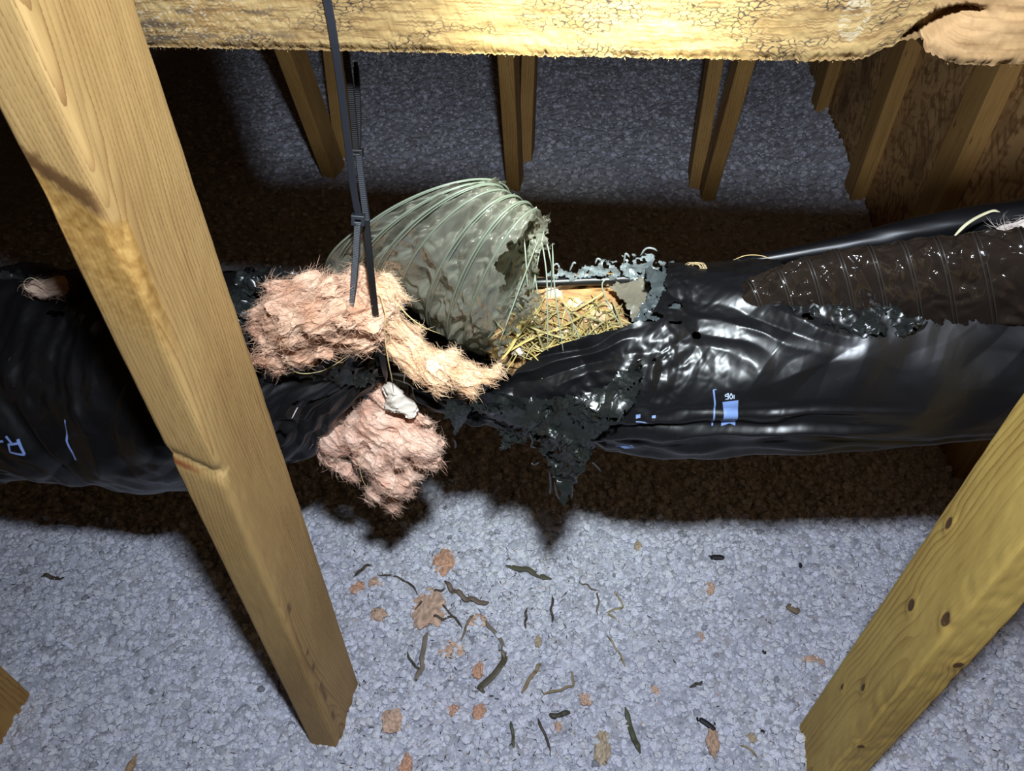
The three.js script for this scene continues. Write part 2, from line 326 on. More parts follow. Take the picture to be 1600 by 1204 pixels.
// ---------------------------------------------------------------- the beam across the top
{
  const Z = -0.443, T = 0.038, xa = onZ(-260, 70, Z).x, xb = 0.645;
  const edge = table([[-260, 66], [220, 73], [560, 80], [930, 89], [1240, 95], [1340, 94], [1362, 88], [1378, 77], [1392, 72], [1404, 63], [1420, 60], [1438, 62], [1437, 74], [1450, 81], [1470, 88], [1490, 97], [1600, 101], [2200, 112]].map((r, i, a) => (r[0] === 1437 ? [1440.5, r[1]] : r)));
  const height = 0.089, nx = 1150, nf = 52;
  const arc = [[1424, 64], [1440, 52], [1462, 36], [1490, 22], [1515, 16], [1545, 19]].map(([x, y]) => onZ(x, y, Z));
  const crack = (p) => { let d = 1; for (let i = 0; i < arc.length - 1; i++) d = Math.min(d, capsule(p.x, p.y, Z, arc[i], arc[i + 1], [0.0042, 0.0052, 0.0048, 0.0032, 0.0018, 0.0003][i], [0.0042, 0.0052, 0.0048, 0.0032, 0.0018, 0.0003][i + 1])); return d; };
  const pos = [], uv = [], idx = [], xp = (x) => project(V(x, 0.86, Z))[0];
  const rows = nf + 8;
  for (let i = 0; i <= nx; i++) {
    const x = lerp(xa, xb, i / nx), px = xp(x), yb0 = onZ(px, edge(px)[0], Z).y, top = onZ(px, lerp(73, 101, (px - 220) / 1380), Z).y + height;
    const yb = yb0 + 0.0007 * N3(x * 300, 1, 0) + 0.0005 * N3(x * 900, 4, 0);
    for (let j = 0; j <= rows; j++) {
      let y, z;
      if (j <= nf) { y = lerp(yb, top, j / nf); z = Z; } else if (j <= nf + 2) { y = top; z = Z - T * (j - nf) / 2; } else if (j <= nf + 6) { y = lerp(top, yb, (j - nf - 2) / 4); z = Z - T; } else { y = yb; z = Z - T + T * (j - nf - 6) / 2; }
      if (j <= nf) {
        const p = V(x, y, Z);
        z += 0.0009 * fold(x * 55, y * 120, 2, 3) + 0.0004 * N3(x * 500, y * 500, 1);
        const c = crack(p); z -= 0.013 * smooth(0.0012, -0.002, c);
        if (px > 1425) { const q = smooth(0, 0.012, c); z += 0.004 * q * smooth(1425, 1470, px) * smooth(1640, 1560, px) * (p.y < arc[3].y ? 1 : 0.4); }
        z -= 0.004 * smooth(0.004, 0, y - yb) * (0.4 + 0.6 * Math.abs(N3(x * 60, 3, 3)));
      }
      pos.push(x, y, z); uv.push(i / nx, j / rows * 1);
    }
  }
  for (let i = 0; i < nx; i++) for (let j = 0; j < rows; j++) { const a = i * (rows + 1) + j, b = a + rows + 1; idx.push(a, b, a + 1, a + 1, b, b + 1); }
  for (const i of [0, nx]) { const c = pos.length / 3; pos.push(lerp(xa, xb, i / nx), 0.9, Z - T / 2); uv.push(0, 0); for (let j = 0; j < rows; j++) { const a = i * (rows + 1) + j; idx.push(...(i ? [c, a + 1, a] : [c, a, a + 1])); } }
  const LX = xb - xa;
  const tex = dataTex(2048, 320, (u, v) => {
    const x = u * LX, y = v * 0.16, px = xp(xa + x);
    const s = fbm(x * 16, y * 70, 0, 4), s2 = fbm(x * 60, y * 240, 5, 3);
    let c = mix3([150, 126, 80], [122, 96, 54], clamp(0.5 + s * 1.1));
    c = mix3(c, [156, 130, 82], clamp(s2 * 1.4));
    // checked, mildewed surface: dark net of short checks in patches
    const net = cells(x * 190 + 0.5 * N3(x * 60, y * 90, 1), y * 300 + 0.5 * N3(x * 60, y * 90, 7));
    const patch = smooth(-0.15, 0.4, fbm(x * 14, y * 34, 8, 3) - 0.02 + (px > 900 && px < 1330 ? 0.12 : 0) + (px > 500 && px < 640 ? 0.12 : 0) - (px > 700 && px < 860 ? 0.06 : 0) - 0.5 * smooth(1420, 1450, px) * smooth(1760, 1560, px));
    c = mix3(c, [30, 22, 14], smooth(0.16, 0.05, net) * patch * 0.95);
    const streak = smooth(0.25, 0.6, N3(x * 30, y * 400, 3)); c = mix3(c, [84, 56, 26], streak * 0.5);
    if (px < 520) { const gsp = smooth(0.0, 0.5, fbm(x * 22, y * 90, 12)); c = mix3(c, [70, 56, 40], gsp * 0.8 * smooth(540, 380, px)); const wsp = N3(x * 260, y * 330, 3); if (wsp > 0.55) c = mix3(c, [160, 152, 134], 0.7 * smooth(560, 300, px)); }
    c = mix3(c, mix3([138, 102, 66], [160, 128, 92], clamp(0.5 + s)), 0.6 * smooth(1420, 1450, px + 12 * s2) * smooth(1760, 1560, px));
    if (Math.hypot((px - 1322) / 22, (v * 60 - 13) / 7) < 1 && s2 > -0.05) c = mix3(c, [166, 160, 142], 0.5);
    return c;
  });
  const g = geoFrom(pos, idx, uv); g.computeVertexNormals();
  const beam = solo('cross_beam', g, std({ map: tex, roughness: 0.85 }), 'rough sawn pale timber beam with black checks, running along the top', 'beam');
  // unseen block behind it at the left truss, placed to shade the far floor
  const lx = LP.x; obj('unseen_block', new RoundedBoxGeometry(TA, 0.17, 0.118, 2, 0.002).translate(lx - TA / 2, 0.918, Z - T - 0.0595).translate(-beam.position.x, -beam.position.y, -beam.position.z), plain, beam);
  // torn fibres along its lower edge
  const fl = []; for (let k = 0; k < 420; k++) { const x = lerp(xa + 0.2, xb - 0.1, rnd()), px = xp(x), y = onZ(px, edge(px)[0], Z).y; if (px > 1350 && px < 1460) continue; const p = V(x, y + 0.0012, Z - 0.003), q = p.clone().add(V(rr(-0.002, 0.002), rr(-0.0032, -0.0006), rr(0, 0.003))); fl.push({ p: [p, p.clone().lerp(q, 0.5).add(V(rr(-0.0008, 0.0008), 0, 0)), q], w: 0.0007, color: [0.24, 0.16, 0.06], n: 3 }); }
  const f = obj('splinter_fringe', strandGeo(fl, { sides: 3 }).translate(-beam.position.x, -beam.position.y, -beam.position.z), M.fibre, beam); tag(f, null, null, null, 'stuff');
}

// ---------------------------------------------------------------- the room
const WALLX = 0.705;
{
  const osb = dataTex(1024, 1024, (u, v) => {
    const x = u * 1.2, y = v * 1.2; let c = [226, 184, 130];
    for (let k = 0; k < 3; k++) { const a = k * 1.1 + 0.3, X = x * Math.cos(a) + y * Math.sin(a), Y = -x * Math.sin(a) + y * Math.cos(a), n = N3(X * 14, Y * 55, k * 7); c = mix3(c, [222, 184, 124], 0.4 * smooth(0.1, 0.5, n)); c = mix3(c, [134, 96, 52], 0.5 * smooth(0.25, 0.6, -n)); }
    const st = fbm(x * 4, y * 4, 6); return mix3(c, [96, 68, 38], clamp(st * 1.0)); });
  osb.repeat.set(1, 1);
  const slab = (w, h, d, x, y, z) => { const g = new THREE.BoxGeometry(w, h, d); g.translate(x, y, z); const p = g.attributes.position, n = g.attributes.normal, t = g.attributes.uv; for (let i = 0; i < p.count; i++) { const a = Math.abs(n.getX(i)) > 0.5 ? p.getZ(i) : p.getX(i), b = Math.abs(n.getY(i)) > 0.5 ? p.getZ(i) : p.getY(i); t.setXY(i, a / 1.2, b / 1.2); } return g; };
  const ply = std({ map: osb, roughness: 0.9, color: 0xe2dace });
  const wr = new THREE.Group(); wr.name = 'wall_right'; wr.userData.kind = 'structure'; wr.position.set(WALLX, -0.1, -1.2); scene.add(wr);
  part('sheathing', slab(0.05, 1.8, 4.9, WALLX + 0.025, 0.72, -1.25), ply, wr);
  for (const z of [-0.95, -1.43, -1.89, -2.45, -3.0]) part('stud', new RoundedBoxGeometry(0.038, 1.74, 0.089, 2, 0.002).translate(WALLX - 0.019, 0.755, z), plain, wr);
  const w = (name, g) => tag(obj(name, g, ply), null, null, null, 'structure');
  w('wall_left', slab(0.05, 1.8, 4.9, -2.825, 0.72, -1.25)); w('wall_back', slab(3.6, 1.8, 0.05, -1.05, 0.72, -3.725)); w('wall_front', slab(3.6, 1.8, 0.05, -1.05, 0.72, 1.225));
  tag(obj('unseen_ceiling', slab(3.6, 0.05, 5.0, -1.05, 1.655, -1.25), std({ map: osb, roughness: 0.9, color: 0xffffff })), null, null, null, 'structure');  // out of view; set low and pale to bounce light into the shadows
}
const floorH = (x, z) => 0.012 * fbm(x * 3.1, z * 3.1, 1, 2) + 0.011 * (Math.abs(N3(x * 24, z * 24, 3)) - 0.3) + 0.006 * (Math.abs(N3(x * 62, z * 62, 5)) - 0.3) + 0.003 * N3(x * 150, z * 150, 8)
  + 0.05 * smooth(0.55, 0.72, x) * smooth(-1.2, -2.2, z);
{
  const tex = dataTex(1024, 1024, (u, v) => { const x = u * 0.8, z = v * 0.8, n = fbm(x * 40, z * 40, 3, 3), m = N3(x * 160, z * 160, 9); const k = 192 + n * 30 + m * 12; const c = [k - 8, k - 6, k + 6]; const sp = N3(x * 330, z * 330, 2); if (sp > 0.72) return [c[0] * 0.62, c[1] * 0.6, c[2] * 0.58]; return mix3(c, [176, 172, 172], clamp(fbm(x * 12, z * 12, 4) * 0.8)); });  // greyer than the tufts on it: shade of the crevices painted in
  const grid = (x0, x1, z0, z1, s) => { const nx = Math.ceil((x1 - x0) / s), nz = Math.ceil((z1 - z0) / s), pos = [], uv = [], idx = []; for (let j = 0; j <= nz; j++) for (let i = 0; i <= nx; i++) { const x = lerp(x0, x1, i / nx), z = lerp(z0, z1, j / nz); pos.push(x, floorH(x, z), z); uv.push(x / 0.8, z / 0.8); } for (let j = 0; j < nz; j++) for (let i = 0; i < nx; i++) { const a = j * (nx + 1) + i, b = a + nx + 1; idx.push(a, b, a + 1, a + 1, b, b + 1); } return geoFrom(pos, idx, uv); };
  const base = new THREE.BoxGeometry(3.6, 0.06, 5.0).translate(-1.05, -0.12, -1.25);
  const g = mergeGeometries([grid(-1.2, 0.7, -1.2, -0.05, 0.004), grid(-1.6, 0.7, -3.7, -1.2, 0.008), grid(-2.8, -1.6, -3.7, -1.2, 0.03), grid(-2.8, -1.2, -1.2, 1.2, 0.03), grid(-1.2, 0.7, -0.05, 1.2, 0.03), base]);
  tag(obj('floor', g, std({ map: tex, roughness: 1 })), null, null, null, 'structure');
  // loose tufts lying on it, as far as they can be told apart
  const lump = roundBall(3), lp = lump.attributes.position;
  for (let i = 0; i < lp.count; i++) { const x = lp.getX(i), y = lp.getY(i), z = lp.getZ(i), k = 1 + 0.34 * N3(x * 1.2, y * 1.2, z * 1.2 + 4) + 0.2 * N3(x * 2.6, y * 2.6, z * 2.6); lp.setXYZ(i, x * k, y * k * 0.55, z * k); } lump.computeVertexNormals();
  const n = 100000, im = new THREE.InstancedMesh(lump, M.flake, n), m4 = new THREE.Matrix4(), q = new THREE.Quaternion(), e = new THREE.Euler(), col = new THREE.Color();
  for (let k = 0; k < n; k++) {
    const far = k > 72000, x = far ? rr(-1.5, 0.7) : rr(-1.1, 0.66), z = far ? -1.15 - 2.2 * Math.pow(rnd(), 1.3) : rr(-1.2, -0.1);
    const s = (far ? 1.5 : 1) * (0.0016 + 0.0042 * Math.pow(rnd(), 2.4)), y = floorH(x, z) + s * (far ? rr(-0.6, 0.1) : rr(-0.5, 0.35));
    e.set(rr(-0.6, 0.6), rr(0, 6.3), rr(-0.6, 0.6)); q.setFromEuler(e); m4.compose(V(x, y, z), q, V(s * rr(0.8, 1.3), s * rr(0.9, 1.6), s)); im.setMatrixAt(k, m4);
    const b = rnd() < 0.025 ? rr(0.3, 0.55) : rr(0.74, 0.95); col.setRGB(b, b * rr(0.97, 1), b * rr(0.96, 1.03)); im.setColorAt(k, col);
  }
  im.name = 'loose_insulation'; im.castShadow = im.receiveShadow = true; tag(im, 'white loose-fill insulation tufts covering the attic floor', 'insulation', null, 'stuff'); scene.add(im);
}

// ---------------------------------------------------------------- the flexible duct
const duct = thing('flexible_duct', 'torn black insulated flexible duct sagging across the attic, its ribbed core burst open', 'duct', onZ(597, 570, -0.5));
const BLACK = M.plastic;
// tube whose section frame faces the camera side: angle 0 towards the eye, 90 up in the picture
function sweep({ x0, x1, ns, nphi, row, span, opening, disp, keep }) {
  const C = [], Rm = [], pos = new Float32Array((ns + 1) * (nphi + 1) * 3), uv = new Float32Array((ns + 1) * (nphi + 1) * 2), idx = [], ok = new Uint8Array((ns + 1) * (nphi + 1)).fill(1), scr = new Float32Array((ns + 1) * (nphi + 1) * 3);
  for (let i = 0; i <= ns; i++) { const px = lerp(x0, x1, i / ns), [cy, r, z] = row(px), c = onZ(px, cy, z); C.push(c); Rm.push(r / F * depthOf(c)); }
  for (let i = 0; i <= ns; i++) {
    const px = lerp(x0, x1, i / ns), T = V(0, 0, 0).subVectors(C[Math.min(ns, i + 4)], C[Math.max(0, i - 4)]).normalize();
    const c = V(0, EYE, 0).sub(C[i]); c.addScaledVector(T, -c.dot(T)).normalize(); const e = V(0, 0, 0).crossVectors(c, T).normalize(); if (e.dot(UP) < 0) e.negate();
    const [a0, a1] = span(px);
    for (let j = 0; j <= nphi; j++) {
      let deg = lerp(a0, a1, j / nphi), gone = false; if (opening) { const [lo, hi] = opening(px), stp = (a0 - a1) / nphi; if (deg > lo && deg < hi) { if (deg - lo <= stp) deg = lo; else if (hi - deg <= stp) deg = hi; else gone = true; } }
      const th = deg * Math.PI / 180, n = V(0, 0, 0).addScaledVector(c, Math.cos(th)).addScaledVector(e, Math.sin(th));
      const p = C[i].clone().addScaledVector(n, Rm[i]), s = project(p), d = disp(px, th, p, s[1], Rm[i], Math.cos(th));
      p.addScaledVector(n, d); const k = i * (nphi + 1) + j, o = 3 * k; pos[o] = p.x; pos[o + 1] = p.y; pos[o + 2] = p.z; uv[2 * k] = i / ns; uv[2 * k + 1] = j / nphi;
      const s2 = project(p); scr[o] = s2[0]; scr[o + 1] = s2[1]; scr[o + 2] = Math.cos(th);
      if (gone || (keep && !keep(px, th, p, s2, Math.cos(th)))) ok[k] = 0;
    }
  }
  for (let i = 0; i < ns; i++) for (let j = 0; j < nphi; j++) { const a = i * (nphi + 1) + j, b = a + nphi + 1; if (ok[a] && ok[b] && ok[a + 1] && ok[b + 1]) idx.push(a, a + 1, b, a + 1, b + 1, b); }
  const geo = compact(pos, idx, uv);
  const toUV = (px, py) => { let best = 1e9, bu = 0, bv = 0; for (let k = 0; k < ok.length; k++) if (scr[3 * k + 2] > 0.05) { const d = (scr[3 * k] - px) ** 2 + (scr[3 * k + 1] - py) ** 2; if (d < best) { best = d; bu = uv[2 * k]; bv = uv[2 * k + 1]; } } return [bu, bv]; };
  return { geo, toUV, C, Rm };
}
function printed(w, h, toUV, draw) {   // black film with dust, and what is printed on it
  const cv = document.createElement('canvas'); cv.width = w; cv.height = h; const g = cv.getContext('2d');
  g.fillStyle = '#121214'; g.fillRect(0, 0, w, h);
  for (let k = 0; k < 2600; k++) { const b = Math.floor(rr(30, 90)); g.fillStyle = `rgba(${b + 20},${b + 10},${b},${rr(0.2, 0.8)})`; const s = rr(0.5, 1.8); g.fillRect(rnd() * w, rnd() * h, s, s * rr(0.6, 2)); }
  const P = (p) => { const [u, v] = toUV(p[0], p[1]); return [u * w, (1 - v) * h]; };
  draw({ line(pts, px, color) { g.strokeStyle = color; g.lineWidth = px; g.lineCap = 'butt'; g.lineJoin = 'round'; g.beginPath(); pts.map(P).forEach(([x, y], i) => (i ? g.lineTo(x, y) : g.moveTo(x, y))); g.stroke(); }, fill(pts, color) { g.fillStyle = color; g.beginPath(); pts.map(P).forEach(([x, y], i) => (i ? g.lineTo(x, y) : g.moveTo(x, y))); g.fill(); } });
  const t = new THREE.CanvasTexture(cv); t.colorSpace = THREE.SRGBColorSpace; return t;
}
const blob = (px, py, cx, cy, rx, ry = rx) => Math.exp(-(((px - cx) / rx) ** 2 + ((py - cy) / ry) ** 2));
// --- left jacket
const rowL = table([[-130, 575, 158, -0.545], [0, 578, 160, -0.545], [150, 592, 168, -0.545], [240, 597, 168, -0.545], [330, 586, 168, -0.545], [400, 574, 150, -0.54], [445, 568, 132, -0.535], [500, 560, 96, -0.525], [550, 560, 60, -0.512], [585, 565, 26, -0.502], [606, 570, 13, -0.5]]);
{
  const L = sweep({ x0: -130, x1: 606, ns: 430, nphi: 400, row: (x) => rowL(x), span: () => [100, -260],
    disp: (px, th, p, py, R, ct) => {
      const near = smooth(330, 520, px), k = R / 0.1;
      let d = 0.007 * fbm(p.x * 6, p.y * 6, p.z * 6, 2) + 0.0046 * crumple(p.x, th * 0.1, 13, 13) + 0.0018 * crumple(p.x, th * 0.1, 26, 15) + 0.0001 * crumple(p.x, th * 0.1, 110, 17, 3);
      d += 0.0009 * smooth(300, 200, px) * Math.sin(px / 27 * 6.28 + th * 1.0) * smooth(-0.9, 0.6, th) * (0.5 + 0.5 * N3(p.x * 10, p.y * 10, 4));   // the core's turns telegraph through
      d -= 0.010 * Math.exp(-(((px - 132 - (py - 600) * 0.32) / 12) ** 2)) * smooth(560, 700, py);                                     // the crease in the belly
      d += near * k * 0.010 * (Math.abs(((th * 3.6 + 0.8 * N3(px / 60, th * 2, 3)) / Math.PI) % 1 * 2 - 1) - 0.5);        // folds running into the pinch
      d += near * k * 0.004 * Math.sin(th * 23 + 2 * N3(px / 40, th, 7));
      return d;
    },
    keep: (px, th, p, s, ct) => { // ragged hole round the pink tuft
      const n = 12 * fbm(p.x * 40, p.y * 40, p.z * 40, 3); const q = Math.hypot((s[0] - 495) / 78, (s[1] - 502 ) / 46);
      if (ct > 0 && q + n / 60 < 1) return false;
      if (ct > -0.2 && Math.hypot((s[0] - 78) / 26, (s[1] - 447) / 12) + n / 30 < 1) return false;
      if (ct > 0 && Math.hypot((s[0] - 88) / 14, (s[1] - 489) / 4) + n / 16 < 0.9) return false;
      return true; } });
  const blue = '#7e96cf', map = printed(1400, 1400, L.toUV, (d) => {
    d.line([[28, 686], [39, 710]], 6, blue); d.line([[39, 710], [17, 707], [13, 694], [31, 692]], 5, blue); d.line([[20, 694], [8, 680]], 6, blue); d.line([[-6, 690], [4, 690]], 5, blue);
    d.line([[101, 656], [104, 690], [119, 718]], 5, blue); });
  part('outer_jacket', L.geo, new THREE.MeshPhysicalMaterial({ map, roughness: 0.36, side: THREE.DoubleSide }), duct);
}
// --- right jacket
const rowR = table([[597, 566, 18, -0.5], [630, 548, 58, -0.508], [670, 550, 76, -0.516], [720, 561, 88, -0.524], [800, 574, 98, -0.533], [900, 567, 126, -0.54], [980, 563, 141, -0.543], [1040, 562, 145, -0.545], [1100, 562, 145, -0.545], [1200, 556, 148, -0.547], [1300, 548, 153, -0.55], [1450, 537, 156, -0.556], [1600, 520, 157, -0.562], [1700, 508, 157, -0.566]]);
const edgeR = table([[597, 566], [640, 583], [700, 602], [770, 592], [800, 579], [870, 547], [985, 514], [1010, 494], [1026, 462], [1034, 440], [1050, 400], [1205, 396], [1222, 430], [1240, 462], [1290, 482], [1340, 508], [1450, 515], [1530, 521], [1610, 527], [1700, 534]]);
let jacketR;
{
  const clearE = (x) => (x > 1044 && x < 1212);
  const R = sweep({ x0: 597, x1: 1690, ns: 560, nphi: 440, row: (x) => rowR(x),
    span: () => [118, -242],
    opening: (px) => {
      if (clearE(px)) return [500, 501];
      const [cy, r] = rowR(px), e = edgeR(px)[0], a = Math.asin(clamp((cy - e) / r, -1, 1)) * 180 / Math.PI, rag = (px > 1020 && px < 1046) || px > 1205 ? 5 * fbm(px / 16, 3, 1, 4) * (px > 1470 ? 0.15 : 1) : 0.5 * N3(px / 30, 1, 1);
      return [a + rag, px < 1044 ? 97 + 3 * fbm(px / 18, 9, 1, 3) : 400];
    },
    disp: (px, th, p, py, Rm, ct) => {
      const k = Rm / 0.09, front = ct > 0 ? 1 : 0;
      const rag = front * (blob(px, py, 925, 635, 85, 55) + 0.9 * blob(px, py, 1045, 455, 45, 50) + 0.9 * blob(px, py, 1275, 470, 75, 45) + 0.6 * blob(px, py, 985, 570, 45, 40) + 0.5 * blob(px, py, 1180, 420, 60, 30) + 0.4 * blob(px, py, 1050, 560, 60, 60));
      const au = p.x, av = th * 0.088;
      let d = k * (0.006 * fbm(p.x * 6, p.y * 6, p.z * 6, 2) + 0.0042 * crumple(au, av, 11, 3) * (0.5 + 0.5 * smooth(640, 560, py)));
      d += 0.0013 * crumple(au, av, 32, 5) * (0.35 + rag) + 0.0027 * rag * crumple(au, av, 36, 7) + 0.0013 * rag * crumple(au, av, 85, 9);
      d += 0.00012 * crumple(au, av, 120, 11, 3) * smooth(1300, 1150, px);
      // long folds slanting down to the right, above the label
      d += 0.0034 * blob(px, py, 1165, 505, 110, 40) * tri((py - 0.46 * (px - 1100)) / 52 + 0.25 * N3(px / 110, py / 80, 2));
      // taut folds along the torn front edge
      const up = smooth(60, 0, py - edgeR(px)[0]); d += front * smooth(1010, 940, px) * 0.0038 * tri((py - edgeR(px)[0]) / 36 + 0.45 * N3(px / 120, py / 60, 5)) * (0.5 + up);
      // flat tucks along the belly
      d += 0.0035 * smooth(620, 670, py) * front * smooth(1420, 1250, px) * Math.sin((py + 0.02 * px) / 4.6 + 1.5 * N3(px / 160, py / 30, 9)) + 0.0018 * Math.sin(th * 26 + px / 90) * smooth(-0.9, -1.2, th);
      // folds running into the pinch
      d += smooth(860, 680, px) * k * 0.008 * Math.sin(th * 9 + 1.5 * N3(px / 80, th * 2, 3));
      return d;
    },
    keep: (px, th, p, s, ct) => {
      if (ct < 0) return true;
      const n = fbm(p.x * 45, p.y * 45, p.z * 45, 3), h = (x, y, rx, ry) => Math.hypot((s[0] - x) / rx, (s[1] - y) / ry) + n * 1.1;
      if (h(1022, 494, 20, 6) < 0.9 || h(1052, 478, 10, 5) < 0.8 || h(1058, 504, 14, 3) < 0.75 || h(1088, 524, 6, 5) < 0.8 || h(1022, 562, 8, 5) < 0.8 || h(992, 594, 22, 5) < 0.8) return false;
      if (h(1036, 446, 7, 8) < 0.8 || h(1262, 495, 10, 5) < 0.7) return false;
      return true; } });
  jacketR = R;
  const blue = '#6f88bd', map = printed(2048, 2048, R.toUV, (d) => {
    d.fill([[1129, 627], [1154, 625], [1154, 650], [1150, 666], [1140, 661], [1127, 666], [1130, 645]], blue);
    for (const y of [636, 642]) d.line([[1132, y], [1151, y - 1]], 1.2, '#5f78b0');
    d.line([[1115, 609], [1118, 630], [1112, 664]], 4, blue); d.line([[1115, 609], [1119, 609]], 3, blue);
    const wht = '#b9c6e2';   // 90-I
    d.line([[1139, 619], [1136, 620], [1134, 618], [1134, 616], [1137, 615], [1139, 617], [1139, 620], [1137, 624], [1134, 624]], 2.6, wht);
    d.line([[1143, 615], [1141, 618], [1141, 622], [1143, 624], [1145, 622], [1145, 618], [1143, 615]], 2.6, wht); d.line([[1146, 620], [1147.5, 620]], 3.4, wht); d.line([[1147.5, 616], [1147.5, 623]], 2.2, wht);
    d.fill([[993, 647], [1000, 647], [1000, 653], [994, 653]], '#7d92bd'); d.fill([[1019, 648], [1025, 648], [1024, 654], [1018, 654]], '#7d92bd'); d.line([[993, 658], [1008, 660], [1021, 660]], 5, '#7d92bd');
    d.fill([[962, 697], [975, 694], [988, 695], [993, 700], [975, 701]], '#6f88bd'); });
  part('outer_jacket', R.geo, new THREE.MeshPhysicalMaterial({ map, roughness: 0.36, side: THREE.DoubleSide }), duct);
}
// --- the burst core: turns of wire, each an ellipse in its own plane, film between them
function coreTurns(keys, n) { // keys: [u, Bx, By, Tx, Ty, bx, by, zc, rz]
  const f = table(keys), out = [];
  for (let i = 0; i <= n; i++) {
    const [bx, by, tx, ty, ox, oy, z, rz] = f(i / n), C = onZ((bx + tx) / 2, (by + ty) / 2, z), Tp = onZ(tx, ty, z), a = Tp.clone().sub(C);
    const b = at((bx + tx) / 2 + ox, (by + ty) / 2 + oy, depthOf(C) - rz).sub(C); out.push({ C, a, b }); void ox;
  }
  return out;
}
const turnPoint = (t, phi) => t.C.clone().addScaledVector(t.a, Math.cos(phi)).addScaledVector(t.b, Math.sin(phi));
function turnAt(turns, x) { const i = Math.min(turns.length - 2, Math.floor(x)), f = x - i, A = turns[i], B = turns[i + 1]; return { C: A.C.clone().lerp(B.C, f), a: A.a.clone().lerp(B.a, f), b: A.b.clone().lerp(B.b, f) }; }
function filmGeo(turns, per, nphi, sag, crinkle, keep) {
  const n = (turns.length - 1) * per, pos = [], idx = [], ok = [];
  for (let i = 0; i <= n; i++) {
    const t = turnAt(turns, i / per), fr = (i / per) % 1, dip = Math.sin(Math.PI * fr) ** 1 * sag;
    for (let j = 0; j <= nphi; j++) {
      const phi = j / nphi * Math.PI * 2, p = turnPoint(t, phi), nrm = p.clone().sub(t.C).normalize();
      const loose = Math.sin(Math.PI * fr);
      const d = -dip * (0.7 + 0.5 * N3(p.x * 20, p.y * 20, p.z * 20)) + loose * crinkle * (1.0 * crumple(i / per * 0.03, phi * 0.078, 26, 31) + 0.5 * crumple(i / per * 0.03, phi * 0.078, 56, 33) + 0.05 * crumple(i / per * 0.03, phi * 0.078, 130, 35, 3));
      p.addScaledVector(nrm, d); pos.push(p.x, p.y, p.z); ok.push(keep ? keep(i / per, phi, p, project(p)) : true);
    }
  }
  for (let i = 0; i < n; i++) for (let j = 0; j < nphi; j++) { const a = i * (nphi + 1) + j, b = a + nphi + 1; if (ok[a] && ok[b] && ok[a + 1] && ok[b + 1]) idx.push(a, b, a + 1, a + 1, b, b + 1); }
  return compact(pos, idx, null);
}
{
  const keys = [[0, 515, 470, 612, 402, -14, -12, -0.50, 0.022], [0.16, 505, 436, 784, 303, -44, -44, -0.505, 0.06], [0.32, 536, 446, 787, 304, -30, -48, -0.505, 0.068], [0.48, 566, 466, 790, 306, -22, -52, -0.505, 0.072], [0.64, 625, 486, 805, 318, -20, -54, -0.505, 0.076], [0.82, 681, 550, 827, 325, -27, -48, -0.505, 0.078], [1, 720, 562, 845, 338, -17, -38, -0.505, 0.078]];
  const turns = coreTurns(keys, 8);
  const core = part('inner_core', filmGeo(turns, 44, 440, 0.005, 0.0078), M.film, duct);
  for (let i = 1; i <= 8; i++) { const pts = []; for (let j = 0; j < 60; j++) pts.push(turnPoint(turns[i], j / 60 * Math.PI * 2).sub(duct.position)); obj('wire_rib', new THREE.TubeGeometry(new THREE.CatmullRomCurve3(pts, true), 110, 0.0009, 6, true), M.wire, core); }
  for (let i = 1; i < 8; i++) if (i !== 5) { const pts = []; const tt = turnAt(turns, i + 0.16); for (let j = 0; j < 60; j++) pts.push(turnPoint(tt, j / 60 * Math.PI * 2).sub(duct.position)); obj('wire_rib', new THREE.TubeGeometry(new THREE.CatmullRomCurve3(pts, true), 110, 0.0005, 5, true), M.wire, core); }
  // the torn mouth beyond the last whole turn
  const last = turns[8], keys2 = [[0, 720, 562, 845, 338, -17, -38, -0.505, 0.078], [0.5, 752, 570, 856, 346, -16, -24, -0.51, 0.078], [1, 790, 562, 868, 354, -12, -12, -0.515, 0.078]];
  const mouth = coreTurns(keys2, 2);
  part('torn_mouth', filmGeo(mouth, 60, 340, -0.002, 0.005, (u, phi, p, s) => {
    const n = fbm(p.x * 28, p.y * 28, p.z * 28, 4), low = smooth(400, 500, s[1]);
    return u / 2 + n * 0.6 < 0.4 + 0.34 * low && !(Math.hypot((s[0] - 806) / 17, (s[1] - 415) / 34) + n * 0.7 < 1) && !(s[1] < 380 && u > 1.0 + n); }), M.film, duct);
}
// --- the core further right, dirty, lying bare on top of the jacket
{
  const keys = []; for (const [u, x, yb, yt] of [[0, 1090, 620, 490], [0.2, 1190, 622, 440], [0.4, 1290, 626, 402], [0.6, 1400, 624, 384], [0.8, 1520, 618, 370], [1, 1680, 604, 352]]) keys.push([u, x + 20, yb, x - 22, yt, 14, -24, -0.55 - 0.02 * u, u < 0.1 ? 0.05 : u < 0.3 ? 0.06 : 0.072]);
  const turns = coreTurns(keys, 11);
  const core = part('inner_core', filmGeo(turns, 32, 320, 0.0035, 0.0048), M.filmDark, duct);
  tag(core, 'brown dirty core lying bare at the right');
  for (let i = 1; i <= 10; i++) for (const o of [0, 0.1]) { const pts = [], tt = turnAt(turns, i + o); for (let j = 0; j < 60; j++) pts.push(turnPoint(tt, j / 60 * Math.PI * 2).sub(duct.position)); obj('wire_rib', new THREE.TubeGeometry(new THREE.CatmullRomCurve3(pts, true), 100, 0.0007, 5, true), M.wireDark, core); }
}
